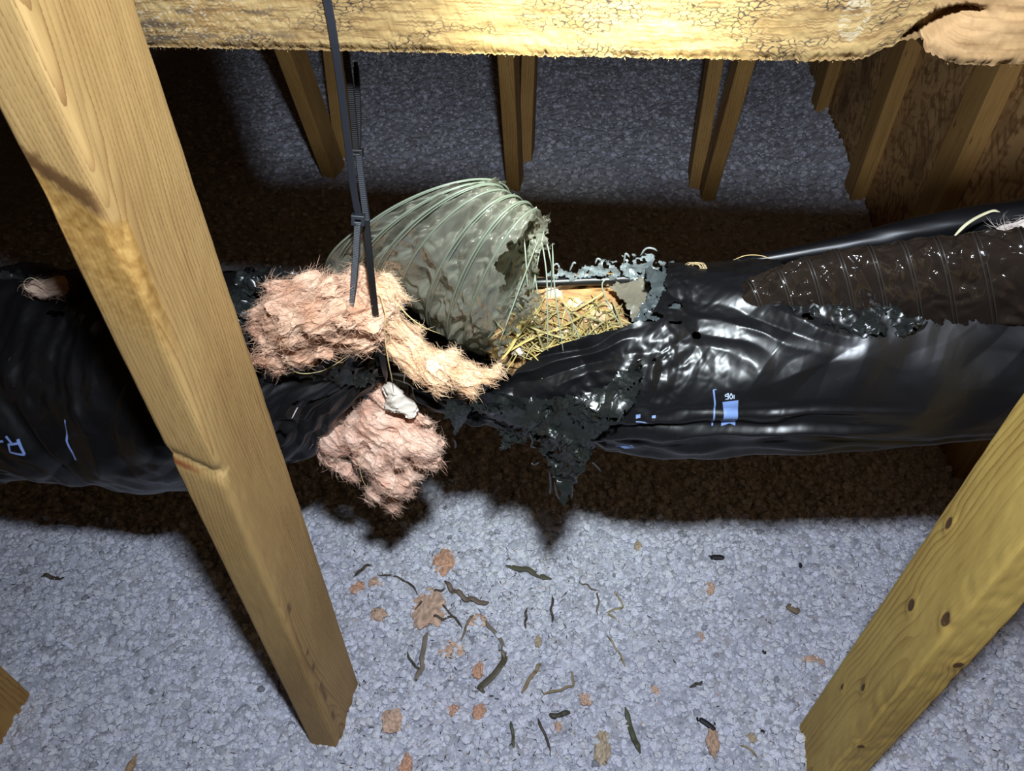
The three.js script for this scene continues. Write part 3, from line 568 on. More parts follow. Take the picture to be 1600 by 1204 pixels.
// --- the back of the jacket rolled into a taut edge
{
  const pts = [[836, 441, 7, -0.60], [940, 437, 8, -0.605], [1050, 430, 8, -0.61], [1130, 416, 8, -0.615], [1300, 388, 15, -0.62], [1450, 358, 23, -0.625], [1600, 338, 28, -0.63], [1700, 326, 30, -0.635]].map(([x, y, r, z]) => { const p = onZ(x, y, z); return { p, r: r / F * depthOf(p) }; });
  const c = new THREE.CatmullRomCurve3(pts.map((q) => q.p)), n = 160, m = 24, pos = [], idx = [];
  for (let i = 0; i <= n; i++) {
    const t = i / n, k = Math.min(pts.length - 2, Math.floor(t * (pts.length - 1))), f = t * (pts.length - 1) - k, r = lerp(pts[k].r, pts[k + 1].r, f), p = c.getPoint(t), T = c.getTangent(t), S = V(0, 0, 0).crossVectors(T, V(0, 1, 0)).normalize(), U = V(0, 0, 0).crossVectors(S, T);
    for (let j = 0; j < m; j++) { const a = j / m * 6.2832, q = r * (1 + 0.06 * N3(t * 12, Math.cos(a) * 2, Math.sin(a) * 2)); pos.push(p.x + (S.x * Math.cos(a) + U.x * Math.sin(a)) * q, p.y + (S.y * Math.cos(a) + U.y * Math.sin(a)) * q, p.z + (S.z * Math.cos(a) + U.z * Math.sin(a)) * q); }
  }
  for (let i = 0; i < n; i++) for (let j = 0; j < m; j++) { const a = i * m + j, b = i * m + (j + 1) % m; idx.push(a, b, a + m, b, b + m, a + m); }
  part('rolled_edge', geoFrom(pos, idx), new THREE.MeshPhysicalMaterial({ color: 0x0e0e10, roughness: 0.38, side: THREE.DoubleSide }), duct);
}
// --- torn flaps: crumpled sheets of the jacket's film
const inside = (x, y, P) => { let c = false; for (let i = 0, j = P.length - 1; i < P.length; j = i++) if ((P[i][1] > y) !== (P[j][1] > y) && x < (P[j][0] - P[i][0]) * (y - P[i][1]) / (P[j][1] - P[i][1]) + P[i][0]) c = !c; return c; };
function flap(name, poly, zf, { amp = 0.006, ragged = 7, step = 1.5, holes = 0, mat = M.flap, freq = 1, curl = 0, s = 0 } = {}) {
  const xs = poly.map((p) => p[0]), ys = poly.map((p) => p[1]), x0 = Math.min(...xs) - ragged * 1.5, x1 = Math.max(...xs) + ragged * 1.5, y0 = Math.min(...ys) - ragged * 1.5, y1 = Math.max(...ys) + ragged * 1.5;
  const nx = Math.ceil((x1 - x0) / step), ny = Math.ceil((y1 - y0) / step), pos = [], ok = [], idx = [];
  for (let j = 0; j <= ny; j++) for (let i = 0; i <= nx; i++) {
    const x = lerp(x0, x1, i / nx), y = lerp(y0, y1, j / ny);
    const wx = x + ragged * 1.5 * fbm(x / 20, y / 20, s + 3, 4), wy = y + ragged * 1.5 * fbm(x / 20, y / 20, s + 13, 4);
    const p = onZ(x, y, zf(x, y)), d = amp * (1.5 * crumple(x * 0.0006, y * 0.0006, 19 * freq, s) + 0.5 * crumple(x * 0.0006, y * 0.0006, 42 * freq, s + 4) + fbm(p.x * 16, p.y * 16, s, 2)) + curl * N3(x / 20, y / 20, s + 30);
    p.addScaledVector(FWD, -d).addScaledVector(RIGHT, d * 0.35 * N3(x / 9, y / 9, s)).addScaledVector(UP, d * 0.35 * N3(x / 9, y / 9, s + 9)); pos.push(p.x, p.y, p.z);
    ok.push(inside(wx, wy, poly) && !(holes && fbm(x / 16, y / 16, s + 40, 3) > 0.62 - holes));
  }
  for (let j = 0; j < ny; j++) for (let i = 0; i < nx; i++) { const a = j * (nx + 1) + i, b = a + nx + 1; if (ok[a] && ok[b] && ok[a + 1] && ok[b + 1]) idx.push(a, b, a + 1, a + 1, b, b + 1); }
  return part(name, compact(pos, idx, null), mat, duct);
}
const zR = (k) => (x, y) => { const [cy, r, z] = rowR(x), q = clamp((cy - y) / r, -0.62, 1), c = onZ(x, cy, z), Rm = r / F * depthOf(c); return z + Rm * (Math.sqrt(1 - q * q) * sP * 1.06 - q * sP) + k; };
flap('torn_flap', [[770, 612], [850, 622], [930, 610], [1000, 560], [1002, 620], [960, 662], [930, 690], [925, 722], [895, 712], [860, 690], [815, 668], [780, 652]], zR(0.013), { amp: 0.0075, s: 1, holes: 0.05 });
flap('torn_flap', [[832, 655], [900, 690], [920, 700], [905, 742], [898, 765], [884, 786], [874, 782], [866, 750], [852, 720], [838, 690]], zR(0.012), { amp: 0.009, s: 2, ragged: 6, holes: 0.06 });
flap('torn_flap', [[770, 648], [818, 655], [832, 680], [822, 694], [806, 690], [788, 702], [782, 692], [778, 672]], zR(0.01), { amp: 0.006, s: 3, holes: 0.08 });
flap('torn_flap', [[694, 620], [738, 634], [730, 655], [714, 676], [709, 688], [705, 660], [698, 645]], zR(0.008), { amp: 0.006, s: 4, ragged: 5 });
flap('torn_flap', [[735, 625], [830, 640], [880, 660], [870, 690], [820, 672], [770, 655], [740, 640]], zR(0.015), { amp: 0.007, s: 5, ragged: 5, holes: 0.04 });
// lace of shredded film above the rolled edge and round the mouth of the right jacket
const paleLace = new THREE.MeshPhysicalMaterial({ color: 0x6c7376, roughness: 0.32, side: THREE.DoubleSide });
const lace = new THREE.MeshPhysicalMaterial({ color: 0x464c4e, roughness: 0.3, side: THREE.DoubleSide });
flap('shredded_fringe', [[846, 436], [862, 418], [890, 426], [905, 414], [930, 410], [960, 408], [985, 406], [1000, 398], [1012, 392], [1030, 406], [1060, 412], [1075, 424], [1060, 440], [1000, 436], [930, 438]], (x, y) => -0.598 - 0.0002 * (436 - y), { amp: 0.008, s: 6, ragged: 10, holes: 0.4, mat: paleLace, freq: 1.6, step: 1.2 });
flap('shredded_fringe', [[1000, 420], [1052, 420], [1070, 470], [1062, 505], [1035, 500], [1012, 500], [985, 512], [1000, 480], [1018, 450]], zR(0.003), { amp: 0.006, s: 7, ragged: 8, holes: 0.14, mat: lace, freq: 1.3, step: 1.2 });
flap('shredded_fringe', [[1140, 420], [1150, 402], [1170, 418], [1186, 400], [1200, 418], [1240, 430], [1300, 462], [1340, 490], [1300, 500], [1230, 480], [1200, 450]], zR(0.009), { amp: 0.006, s: 8, ragged: 9, holes: 0.08, freq: 1.3, step: 1.2 });
flap('shredded_fringe', [[1290, 478], [1340, 482], [1400, 470], [1410, 492], [1470, 508], [1440, 524], [1340, 522], [1280, 505]], zR(0.006), { amp: 0.005, s: 9, ragged: 7, holes: 0.03, freq: 1.2, step: 1.2 });
// around the pink tuft
flap('torn_flap', [[360, 440], [376, 420], [420, 415], [470, 432], [505, 455], [470, 470], [420, 470], [400, 500], [392, 540], [366, 530]], (x, y) => -0.5 + 0.0006 * (y - 450) - 0.0001 * (x - 400), { amp: 0.009, s: 10, ragged: 7, holes: 0.18 });
flap('torn_flap', [[410, 572], [470, 556], [545, 548], [590, 540], [596, 560], [582, 600], [560, 606], [530, 604], [500, 590], [440, 592], [405, 602]], (x, y) => -0.466 - 0.0001 * (x - 500), { amp: 0.007, s: 11, ragged: 7, holes: 0.14 });
flap('torn_flap', [[572, 520], [592, 510], [605, 545], [612, 572], [596, 574], [580, 560]], () => -0.468, { amp: 0.006, s: 12, ragged: 5 });
flap('torn_flap', [[-10, 430], [20, 420], [60, 434], [46, 452], [10, 466], [-10, 460]], (x, y) => -0.555 + 0.0006 * (y - 440), { amp: 0.006, s: 13, ragged: 6, holes: 0.1 });
flap('torn_flap', [[640, 590], [700, 612], [760, 630], [770, 650], [720, 640], [660, 612]], () => -0.474, { amp: 0.004, s: 14, ragged: 4 });
// a grey scrap of film inside the opening, at the right of the nest
flap('film_scrap', [[946, 445], [985, 436], [1018, 440], [1012, 470], [1000, 500], [988, 505], [975, 470]], (x, y) => -0.60 + 0.0008 * (y - 440), { amp: 0.006, s: 15, ragged: 5, mat: new THREE.MeshPhysicalMaterial({ color: 0x6d675a, roughness: 0.35, side: THREE.DoubleSide }) });
// threads and shreds
{
  const line = (pts, z, w, color) => ({ p: pts.map(([x, y, dz = 0]) => onZ(x, y, z + dz)), w, color, n: pts.length * 5 });
  const green = [0.34, 0.4, 0.3];
  for (const [pts, z] of [[[[819, 372], [822, 410], [824, 448]], -0.485], [[[842, 372], [812, 450], [780, 536]], -0.478], [[[847, 378], [854, 430], [856, 548]], -0.478], [[[863, 380], [866, 442], [880, 548]], -0.476], [[[833, 380], [836, 430], [842, 470]], -0.49], [[[946, 436], [941, 443], [945, 462], [976, 520]], -0.52], [[[880, 472], [895, 505], [912, 544]], -0.5], [[[853, 372], [862, 420], [860, 470]], -0.49], [[[828, 372], [826, 420], [832, 500]], -0.5], [[[850, 360], [838, 420], [830, 470]], -0.49]])
    part('loose_thread', strandGeo([line(pts, z, 0.0013, green)], { sides: 5 }), M.grass, duct);
  const shreds = []; const dk = [0.03, 0.032, 0.036];
  for (const [pts, z] of [[[[925, 722], [932, 728], [939, 736]], -0.455], [[[826, 675], [832, 690], [830, 697], [838, 700]], -0.46], [[[858, 735], [860, 755], [859, 772]], -0.455], [[[866, 752], [872, 775], [880, 784]], -0.455], [[[842, 722], [834, 726], [830, 723]], -0.455], [[[893, 750], [894, 762], [893, 778]], -0.455], [[[780, 700], [788, 697], [782, 703]], -0.462], [[[709, 685], [712, 694], [711, 700]], -0.472], [[[1000, 400], [1010, 388], [1020, 388], [1027, 392]], -0.6], [[[890, 424], [897, 410], [900, 412]], -0.6], [[[862, 418], [870, 412], [875, 420]], -0.6], [[[930, 412], [934, 404], [942, 408]], -0.6], [[[975, 410], [978, 396], [984, 402]], -0.6]])
    shreds.push(line(pts, z, 0.0022, z < -0.55 ? [0.18, 0.19, 0.2] : dk));
  tag(part('film_shreds', strandGeo(shreds, { sides: 4 }), new THREE.MeshStandardMaterial({ vertexColors: true, roughness: 0.3 }), duct), null, null, null, 'stuff');
  // frayed film hanging from the upper lip of the burst core
  flapCore([[836, 345], [850, 338], [858, 345], [862, 360], [850, 366], [866, 380], [858, 390], [846, 386], [840, 410], [834, 440], [826, 450], [822, 400], [828, 370]], -0.492, 20);
  flapCore([[812, 430], [836, 440], [846, 470], [836, 492], [812, 500], [796, 540], [780, 566], [774, 540], [795, 490]], -0.487, 21);
}
function flapCore(poly, z, s) { flap('torn_mouth', poly, (x, y) => z - 0.00006 * (y - 400), { amp: 0.007, s, ragged: 7, holes: 0.28, mat: M.film, freq: 1.2, step: 1.2 }); }

// ---------------------------------------------------------------- glass wool
const PINK = [[0.55, 0.29, 0.175], [0.68, 0.48, 0.34], [0.62, 0.36, 0.235]];
// a wad of wool: capsules joined, roughened along the lie of its fibres, with hairs
function wool(caps, { cell = 0.0009, amp = 0.006, flow = V(1, 0, 0), s = 0, hairs = 1400, hair = 0.012, white = 0, pal = PINK, k = 0.008 } = {}) {
  const lo = V(9, 9, 9), hi = V(-9, -9, -9), fx = flow.clone().normalize(), fy = V(0, 0, 0).crossVectors(fx, V(0.2, 0.9, 0.3)).normalize(), fz = V(0, 0, 0).crossVectors(fx, fy);
  for (const [a, b, ra, rb] of caps) { const r = Math.max(ra, rb) + amp * 2.2; for (const q of [a, b]) { lo.min(q.clone().subScalar(r)); hi.max(q.clone().addScalar(r)); } }
  const f = (x, y, z) => {
    let d = 9; for (const [a, b, ra, rb] of caps) d = smin(d, capsule(x, y, z, a, b, ra, rb), k);
    if (d > amp * 2.8 || d < -amp * 3) return d;
    const w = 0.012 * N3(x * 26, y * 26, z * 26 + s); const u = x * fx.x + y * fx.y + z * fx.z + w, v = x * fy.x + y * fy.y + z * fy.z + w, t = x * fz.x + y * fz.y + z * fz.z - w;
    return d - amp * (0.9 * N3(x * 34 + s, y * 34, z * 34) + 0.9 * N3(u * 16, v * 40, t * 40 + s) + 0.5 * (1 - 2 * Math.abs(N3(u * 20, v * 75, t * 75 + s))) + 0.22 * N3(u * 45, v * 230, t * 230));
  };
  const g = nets(lo, hi, cell, f), p = g.attributes.position, n = g.attributes.normal, col = new Float32Array(p.count * 3);
  const tone = (x, y, z) => { const a = clamp(0.5 + 0.9 * fbm(x * 30, y * 30, z * 30 + s, 3)), b = smooth(0.1, 0.6, N3(x * 24, y * 60, z * 24 + s + 5)); let c = mix3(pal[0], pal[1], a); c = mix3(c, pal[2], b * 0.5); if (white) c = mix3(c, [0.66, 0.62, 0.56], white); return c; };
  for (let i = 0; i < p.count; i++) { const c = tone(p.getX(i), p.getY(i), p.getZ(i)); col[3 * i] = c[0]; col[3 * i + 1] = c[1]; col[3 * i + 2] = c[2]; }
  g.setAttribute('color', new THREE.BufferAttribute(col, 3));
  const lines = [];
  for (let k2 = 0; k2 < hairs; k2++) {
    const i = Math.floor(rnd() * p.count), q = V(p.getX(i), p.getY(i), p.getZ(i)), nn = V(n.getX(i), n.getY(i), n.getZ(i)), c = tone(q.x, q.y, q.z), L = hair * rr(0.4, 1.3);
    const dir = V(rr(-1, 1), rr(-1, 1), rr(-1, 1)).addScaledVector(fx, rr(-1, 1) > 0 ? 1.6 : -1.6); dir.addScaledVector(nn, -dir.dot(nn)).normalize(); const up = rnd() < 0.06 ? rr(0.3, 0.8) : rr(-0.05, 0.25), cu = V(rr(-1, 1), rr(-1, 1), rr(-1, 1)).multiplyScalar(0.3);
    const a = q.clone().addScaledVector(nn, -0.001), b = q.clone().addScaledVector(dir, L * 0.5).addScaledVector(nn, L * up * 0.5).addScaledVector(cu, L * 0.5), e = q.clone().addScaledVector(dir, L).addScaledVector(nn, L * up * 0.5 - 0.1 * L).addScaledVector(cu, L * 1.2);
    const kk = rr(0.9, 1.15); lines.push({ p: [a, b, e], w: rr(0.00016, 0.00034), color: [c[0] * kk, c[1] * kk, c[2] * kk], n: 3 });
  }
  return { wad: g, hairs: strandGeo(lines, { sides: 3 }) };
}
const cap = (a, b, z1, z2, r1, r2) => { const A = onZ(a[0], a[1], z1), B = onZ(b[0], b[1], z2); return [A, B, r1 / F * depthOf(A), r2 / F * depthOf(B)]; };
function woolThing(name, label, caps, opt, extra) {
  const { wad, hairs } = wool(caps, opt); wad.computeBoundingBox(); const b = wad.boundingBox, c = V((b.min.x + b.max.x) / 2, b.min.y, (b.min.z + b.max.z) / 2);
  const t = thing(name, label, 'insulation', c); part('wad', wad, M.pink, t); tag(part('loose_fibres', hairs, M.fibre, t), null, null, null, 'stuff'); if (extra) extra(t); return t;
}
woolThing('glass_wool_tuft', 'peach tuft of glass wool bulging from the torn jacket beside the cable tie tip', [
  cap([432, 510], [470, 490], -0.462, -0.452, 26, 42), cap([470, 490], [530, 480], -0.452, -0.45, 42, 44), cap([530, 480], [566, 490], -0.45, -0.456, 46, 36), cap([450, 530], [560, 520], -0.456, -0.45, 26, 24), cap([430, 460], [480, 455], -0.47, -0.465, 12, 14), cap([560, 440], [580, 455], -0.47, -0.47, 18, 16), cap([425, 540], [392, 568], -0.452, -0.446, 12, 5), cap([425, 530], [432, 566], -0.452, -0.45, 14, 8), cap([412, 505], [408, 500], -0.46, -0.455, 14, 10)],
  { s: 2, flow: V(1, 0.35, 0), hairs: 12000, hair: 0.0095, amp: 0.0062 });
woolThing('glass_wool_clump', 'pink clump of glass wool hanging under the pinched black duct', [
  cap([592, 590], [612, 622], -0.505, -0.495, 8, 15), cap([575, 650], [640, 658], -0.492, -0.486, 12, 14), cap([640, 656], [664, 660], -0.485, -0.482, 12, 4), cap([540, 685], [590, 660], -0.49, -0.488, 22, 26), cap([590, 660], [620, 690], -0.488, -0.482, 26, 34), cap([524, 690], [518, 715], -0.487, -0.485, 20, 13), cap([518, 715], [542, 728], -0.485, -0.484, 10, 7), cap([542, 728], [552, 748], -0.484, -0.483, 6, 2.5), cap([560, 690], [568, 705], -0.484, -0.482, 20, 12), cap([620, 690], [655, 690], -0.482, -0.478, 32, 26), cap([655, 690], [662, 712], -0.478, -0.478, 24, 16), cap([662, 712], [686, 716], -0.478, -0.476, 10, 3), cap([590, 712], [612, 740], -0.48, -0.478, 26, 26), cap([612, 740], [640, 736], -0.478, -0.478, 24, 14), cap([600, 758], [610, 768], -0.478, -0.478, 14, 9), cap([610, 768], [613, 798], -0.478, -0.478, 7, 3.5), cap([594, 765], [578, 778], -0.478, -0.476, 7, 2), cap([630, 755], [640, 778], -0.478, -0.476, 6, 2), cap([575, 705], [548, 727], -0.48, -0.478, 9, 2.5)],
  { s: 7, flow: V(0.8, -0.6, 0), hairs: 12000, hair: 0.0095, amp: 0.0048, k: 0.004, pal: [[0.62, 0.34, 0.24], [0.76, 0.56, 0.45], [0.7, 0.45, 0.34]] },
  (t) => { const w = wool([cap([600, 612], [620, 625], -0.484, -0.48, 8, 10), cap([620, 625], [642, 645], -0.478, -0.476, 11, 7)], { s: 9, white: 0.8, hairs: 2600, hair: 0.007, amp: 0.005 }); tag(part('white_wad', w.wad, M.pink, t), 'greyish white wad at the top of the clump'); });
// the blanket's edge, part of the duct, running down from the ties and spreading beside the core
{
  const { wad, hairs } = wool([cap([572, 448], [600, 452], -0.475, -0.472, 16, 20), cap([600, 452], [606, 500], -0.472, -0.462, 20, 16), cap([606, 500], [640, 545], -0.462, -0.456, 16, 22), cap([640, 545], [680, 575], -0.456, -0.454, 22, 26), cap([680, 575], [735, 584], -0.454, -0.456, 27, 18), cap([735, 584], [775, 580], -0.456, -0.458, 16, 6), cap([690, 590], [702, 612], -0.452, -0.45, 16, 6), cap([700, 585], [740, 600], -0.452, -0.452, 14, 6)], { s: 12, flow: V(1, -0.8, 0), hairs: 8000, hair: 0.008, amp: 0.0046, k: 0.006, pal: [[0.7, 0.42, 0.24], [0.82, 0.61, 0.41], [0.76, 0.49, 0.31]] });
  part('insulation_blanket', wad, M.pink, duct); tag(part('loose_fibres', hairs, M.fibre, duct), null, null, null, 'stuff');
}
woolThing('glass_wool_scrap', 'small pink wad showing through the hole on top of the left black jacket', [cap([62, 450], [88, 446], -0.535, -0.535, 14, 13), cap([50, 455], [62, 455], -0.53, -0.53, 4, 8)], { s: 15, hairs: 240, hair: 0.01, amp: 0.003, white: 0.25, cell: 0.0012 });
woolThing('glass_wool_scrap', 'white fluff on top of the brown core at the right edge', [cap([1575, 366], [1620, 358], -0.575, -0.575, 7, 14)], { s: 16, hairs: 260, hair: 0.012, amp: 0.004, white: 0.8, cell: 0.0012 });

// ---------------------------------------------------------------- the nest
{
  const hN = 0.556, c = onY(886, 512, hN), nest = thing('straw_nest', 'nest of yellow straw and pink wool scraps inside the burst duct', 'nest', V(c.x, hN - 0.04, c.z));
  const q = (px, py, dy = 0) => onY(px, py, hN + dy);
  const bed = wool([[q(830, 540, -0.03), q(930, 520, -0.03), 0.034, 0.034], [q(850, 480, -0.02), q(950, 478, -0.018), 0.026, 0.028], [q(800, 540, -0.02), q(840, 500, -0.022), 0.02, 0.024]], { s: 30, amp: 0.005, hairs: 500, hair: 0.01, cell: 0.0014, pal: [[0.3, 0.16, 0.06], [0.46, 0.28, 0.12], [0.42, 0.2, 0.09]] });
  tag(part('bedding', bed.wad, M.pink, nest), 'tan matted bedding'); tag(part('loose_fibres', bed.hairs, M.fibre, nest), null, null, null, 'stuff');
  for (const [px, py, r, s, w] of [[935, 500, 15, 1, 0.1], [905, 478, 13, 2, 0.2], [868, 462, 12, 3, 0], [826, 502, 9, 4, 0.4], [810, 552, 8, 5, 0.7], [880, 520, 9, 6, 0.3], [950, 480, 9, 7, 0], [856, 500, 9, 8, 0]]) {
    const p = q(px, py, 0.002), m = r / F * depthOf(p), g = wool([[p.clone().add(V(-m * 0.5, 0, 0)), p.clone().add(V(m * 0.5, 0.002, 0.002)), m * 0.8, m * 0.6]], { s: 40 + s, amp: 0.003, hairs: 60, hair: 0.006, white: w, cell: 0.001, pal: [[0.78, 0.4, 0.2], [0.9, 0.66, 0.46], [0.8, 0.46, 0.26]] });
    const wm = part('wool_wad', mergeGeometries([g.wad, g.hairs].map((x) => { x.deleteAttribute('uv'); return x; })), M.pink, nest);
  }
  const straw = (px, py, len, ang, w, lift, bend, tilt) => {
    const dx = Math.cos(ang), dy = Math.sin(ang), pts = [];
    for (let i = 0; i <= 4; i++) { const t = i / 4 - 0.5, bx = bend * (0.25 - t * t) * len; pts.push(q(px + dx * len * t - dy * bx, py + dy * len * t + dx * bx, lift + tilt * t + 0.004 * N3(px / 30, py / 30, t))); }
    const k = rr(0.7, 1.15), dull = rnd(), col = dull < 0.25 ? [0.2 * k, 0.18 * k, 0.08 * k] : dull < 0.55 ? [0.46 * k, 0.38 * k, 0.17 * k] : [0.56 * k, 0.42 * k, 0.14 * k];
    part('straw', strandGeo([{ p: pts, w, th: w * 0.45, color: col, n: 9, taper: 0.5 }], { sides: 5 }), M.grass, nest);
  };
  for (let k = 0; k < 250; k++) { const a = rnd() * 6.28, r = Math.sqrt(rnd()), px = 880 + Math.cos(a) * r * 88, py = 514 + Math.sin(a) * r * 46 - 0.10 * (px - 880); if (py < 448) continue; straw(px, py, rr(20, 74) * (py < 490 ? 0.7 : 1), rr(-1.2, 1.0) + (rnd() < 0.3 ? 1.57 : 0), rr(0.0009, 0.0021), rr(-0.001, 0.012), rr(-0.7, 0.7), rr(-0.012, 0.012)); }
  for (const [px, py, len, ang, w, b] of [[905, 495, 62, -0.5, 0.0036, 0.05], [825, 500, 95, -0.95, 0.0026, 0.1], [848, 515, 80, 0.35, 0.003, 0.15], [892, 482, 40, 0.75, 0.0034, 0.1], [840, 530, 100, -0.4, 0.003, -0.2], [920, 470, 60, -0.55, 0.0026, 0.1], [800, 530, 70, -1.1, 0.0026, 0.3], [965, 490, 50, 1.2, 0.0022, 0], [868, 540, 60, -0.25, 0.0028, 0.2], [830, 508, 40, 0.1, 0.004, 0.1]]) straw(px, py, len, ang, w, 0.014, b, 0);
}

// ---------------------------------------------------------------- cable ties
function strap(pts, w, th, ridged, face) {   // flat band through pts; face: the direction its broad side looks
  const c = new THREE.CatmullRomCurve3(pts), L = c.getLength(), n = ridged ? Math.ceil(L / 0.0007) : Math.ceil(L / 0.004), pos = [], idx = [];
  for (let i = 0; i <= n; i++) {
    const t = i / n, p = c.getPointAt(t), T = c.getTangentAt(t), fc = typeof face === 'function' ? face(t) : face, S = V(0, 0, 0).crossVectors(T, fc).normalize(), U = V(0, 0, 0).crossVectors(S, T).normalize();
    const ww = typeof w === 'function' ? w(t) : w, hi = th / 2 + (ridged && i % 2 ? 0.0005 : 0), e = ww * 0.12;
    for (const [a, b] of [[-ww / 2 + e, hi], [ww / 2 - e, hi], [ww / 2, 0], [ww / 2 - e, -th / 2], [-ww / 2 + e, -th / 2], [-ww / 2, 0]]) pos.push(p.x + S.x * a + U.x * b, p.y + S.y * a + U.y * b, p.z + S.z * a + U.z * b);
  }
  for (let i = 0; i < n; i++) for (let j = 0; j < 6; j++) { const a = i * 6 + j, b = i * 6 + (j + 1) % 6; idx.push(a, b, a + 6, b, b + 6, a + 6); }
  for (let j = 1; j < 5; j++) { idx.push(0, j + 1, j); const e = n * 6; idx.push(e, e + j, e + j + 1); }
  let g = geoFrom(pos, idx); g = g.toNonIndexed(); g.computeVertexNormals(); return g;
}
function head(p, w, h, d, rz) {
  const shape = new THREE.Shape(); shape.moveTo(-w / 2, -h / 2); shape.lineTo(w / 2, -h / 2); shape.lineTo(w / 2, h / 2); shape.lineTo(-w / 2, h / 2); shape.closePath();
  const hole = new THREE.Path(); hole.moveTo(-w * 0.32, -h * 0.2); hole.lineTo(w * 0.32, -h * 0.2); hole.lineTo(w * 0.32, h * 0.2); hole.lineTo(-w * 0.32, h * 0.2); hole.closePath(); shape.holes.push(hole);
  const g = new THREE.ExtrudeGeometry(shape, { depth: d, bevelEnabled: true, bevelSize: 0.0006, bevelThickness: 0.0006, bevelSegments: 2 }); g.translate(0, 0, -d / 2);
  g.rotateX(-PITCH * 0.3); g.rotateZ(rz); g.rotateY(YAW); return g.translate(p.x, p.y, p.z);
}
{
  const toward = FWD.clone().negate(), zf = -0.4405, zb = -0.4845, top = onZ(512, 82, zf).y + 0.093;
  const wT = 0.0052, A = (x, y, z) => onZ(x, y, z);
  // first tie: over the beam, its broad tail hanging to the tuft
  const p0 = A(513, 10, zf), hd = A(560, 343, -0.452);
  const t1 = thing('cable_tie', 'smooth black cable tie over the beam front, its tail over the peach tuft', 'cable tie', hd.clone());
  part('strap', strap([V(p0.x - 0.004, top, zb), V(p0.x - 0.004, top + 0.001, (zf + zb) / 2), V(p0.x - 0.004, top, zf), A(513, 10, zf), A(524, 76, zf), A(533, 140, -0.443), A(543, 220, -0.446), A(553, 300, -0.45), A(561, 342, -0.452)], wT, 0.0016, false, (t) => (t < 0.06 ? V(0, 1, 0.25) : t < 0.14 ? V(0, 0.7, 0.7) : toward)), M.tie, t1);
  part('head', head(hd, 0.0085, 0.0066, 0.006, -0.1), M.tie, t1);
  part('tail', strap([A(559, 348, -0.449), A(556, 400, -0.446), A(552, 450, -0.442), A(547, 500, -0.436)], (t) => lerp(0.0056, 0.0036, smooth(0.5, 1, t)) * (t > 0.97 ? 0.6 : 1), 0.0016, true, toward), M.tie, t1);
  // second tie: behind the beam, head half way, tail pointing up
  const hd2 = A(558, 238, -0.474);
  const t2 = thing('cable_tie', 'toothed black cable tie behind the beam, its tail pointing straight up', 'cable tie', hd2.clone());
  part('strap', strap([V(p0.x + 0.008, top + 0.0022, zf + 0.006), V(p0.x + 0.009, top + 0.0026, (zf + zb) / 2), V(p0.x + 0.009, top, zb - 0.001), A(540, 70, zb - 0.001), A(549, 150, -0.482), A(557, 236, -0.474)], wT, 0.0016, true, (t) => (t < 0.2 ? V(0, 1, 0.2) : V(0, 0.2, 1))), M.tieDark, t2);
  part('head', head(hd2, 0.0074, 0.004, 0.005, -0.05), M.tieDark, t2);
  part('tail', strap([A(560, 234, -0.478), A(560, 170, -0.484), A(556, 97, -0.49)], (t) => (t > 0.95 ? 0.003 : 0.0042), 0.0015, true, V(0, 0.2, 1)), M.tieDark, t2);
  // third tie: from that head down and round the pinched duct
  const hd3 = A(572, 350, -0.462);
  const t3 = thing('cable_tie', 'black cable tie below the other two, strangling the duct beside the peach tuft', 'cable tie', hd3.clone());
  part('strap', strap([A(561, 244, -0.47), A(566, 290, -0.466), A(573, 345, -0.46)], 0.0054, 0.0016, true, toward), M.tie, t3);
  const ctr = A(600, 570, -0.5), lp = [A(572, 346, -0.458), A(579, 420, -0.45), A(588, 500, -0.446), A(596, 552, -0.452)];
  part('loop', strap([...lp, A(601, 580, -0.462), A(602, 592, -0.5), A(600, 575, -0.55), A(592, 520, -0.545), A(584, 440, -0.5), A(578, 370, -0.466)], 0.0056, 0.0016, false, (t) => (t < 0.45 ? toward : t < 0.55 ? V(0, -1, 0) : V(0, 0.4, -1))), M.tieDark, t3);
}

// ---------------------------------------------------------------- stems lying on the duct
function stem(name, label, pts, w, color, category = 'grass') { return solo(name, strandGeo([{ p: pts.map(([x, y, z]) => onZ(x, y, z)), w, th: w * 0.5, color, n: pts.length * 5, taper: 0.3 }], { sides: 6 }), M.grass, label, category); }
const PALE = [0.66, 0.6, 0.38], GOLD = [0.62, 0.45, 0.2];
stem('dry_grass', 'pale bent grass blade standing up from the rolled black edge at the right', [[1488, 372, -0.575], [1510, 350, -0.58], [1540, 333, -0.59], [1553, 329, -0.59], [1562, 331, -0.59]], 0.0032, PALE);
stem('dry_grass', 'thin straw stem drooping in front of the cable tie down to the white wad', [[592, 452, -0.45], [602, 490, -0.442], [601, 520, -0.442], [606, 560, -0.442], [612, 590, -0.45], [615, 614, -0.468]], 0.0011, GOLD);
stem('dry_grass', 'curled yellow stem lying under the peach tuft on the black flap', [[444, 566, -0.452], [465, 582, -0.45], [500, 580, -0.45], [530, 565, -0.448], [555, 545, -0.445]], 0.0012, [0.6, 0.52, 0.26]);
stem('dry_grass', 'short curly stem left below the peach tuft', [[436, 588, -0.455], [455, 582, -0.452], [478, 576, -0.45], [490, 570, -0.45]], 0.0011, [0.66, 0.56, 0.34]);
stem('dry_grass', 'thin straw crossing the grey core above the blanket', [[618, 470, -0.45], [640, 495, -0.44], [665, 512, -0.44], [690, 522, -0.45]], 0.0011, GOLD);
stem('dry_grass', 'fine stem looping over the hole in the left jacket', [[72, 448, -0.512], [50, 434, -0.512], [38, 440, -0.512], [40, 450, -0.512], [56, 452, -0.512]], 0.0011, PALE);
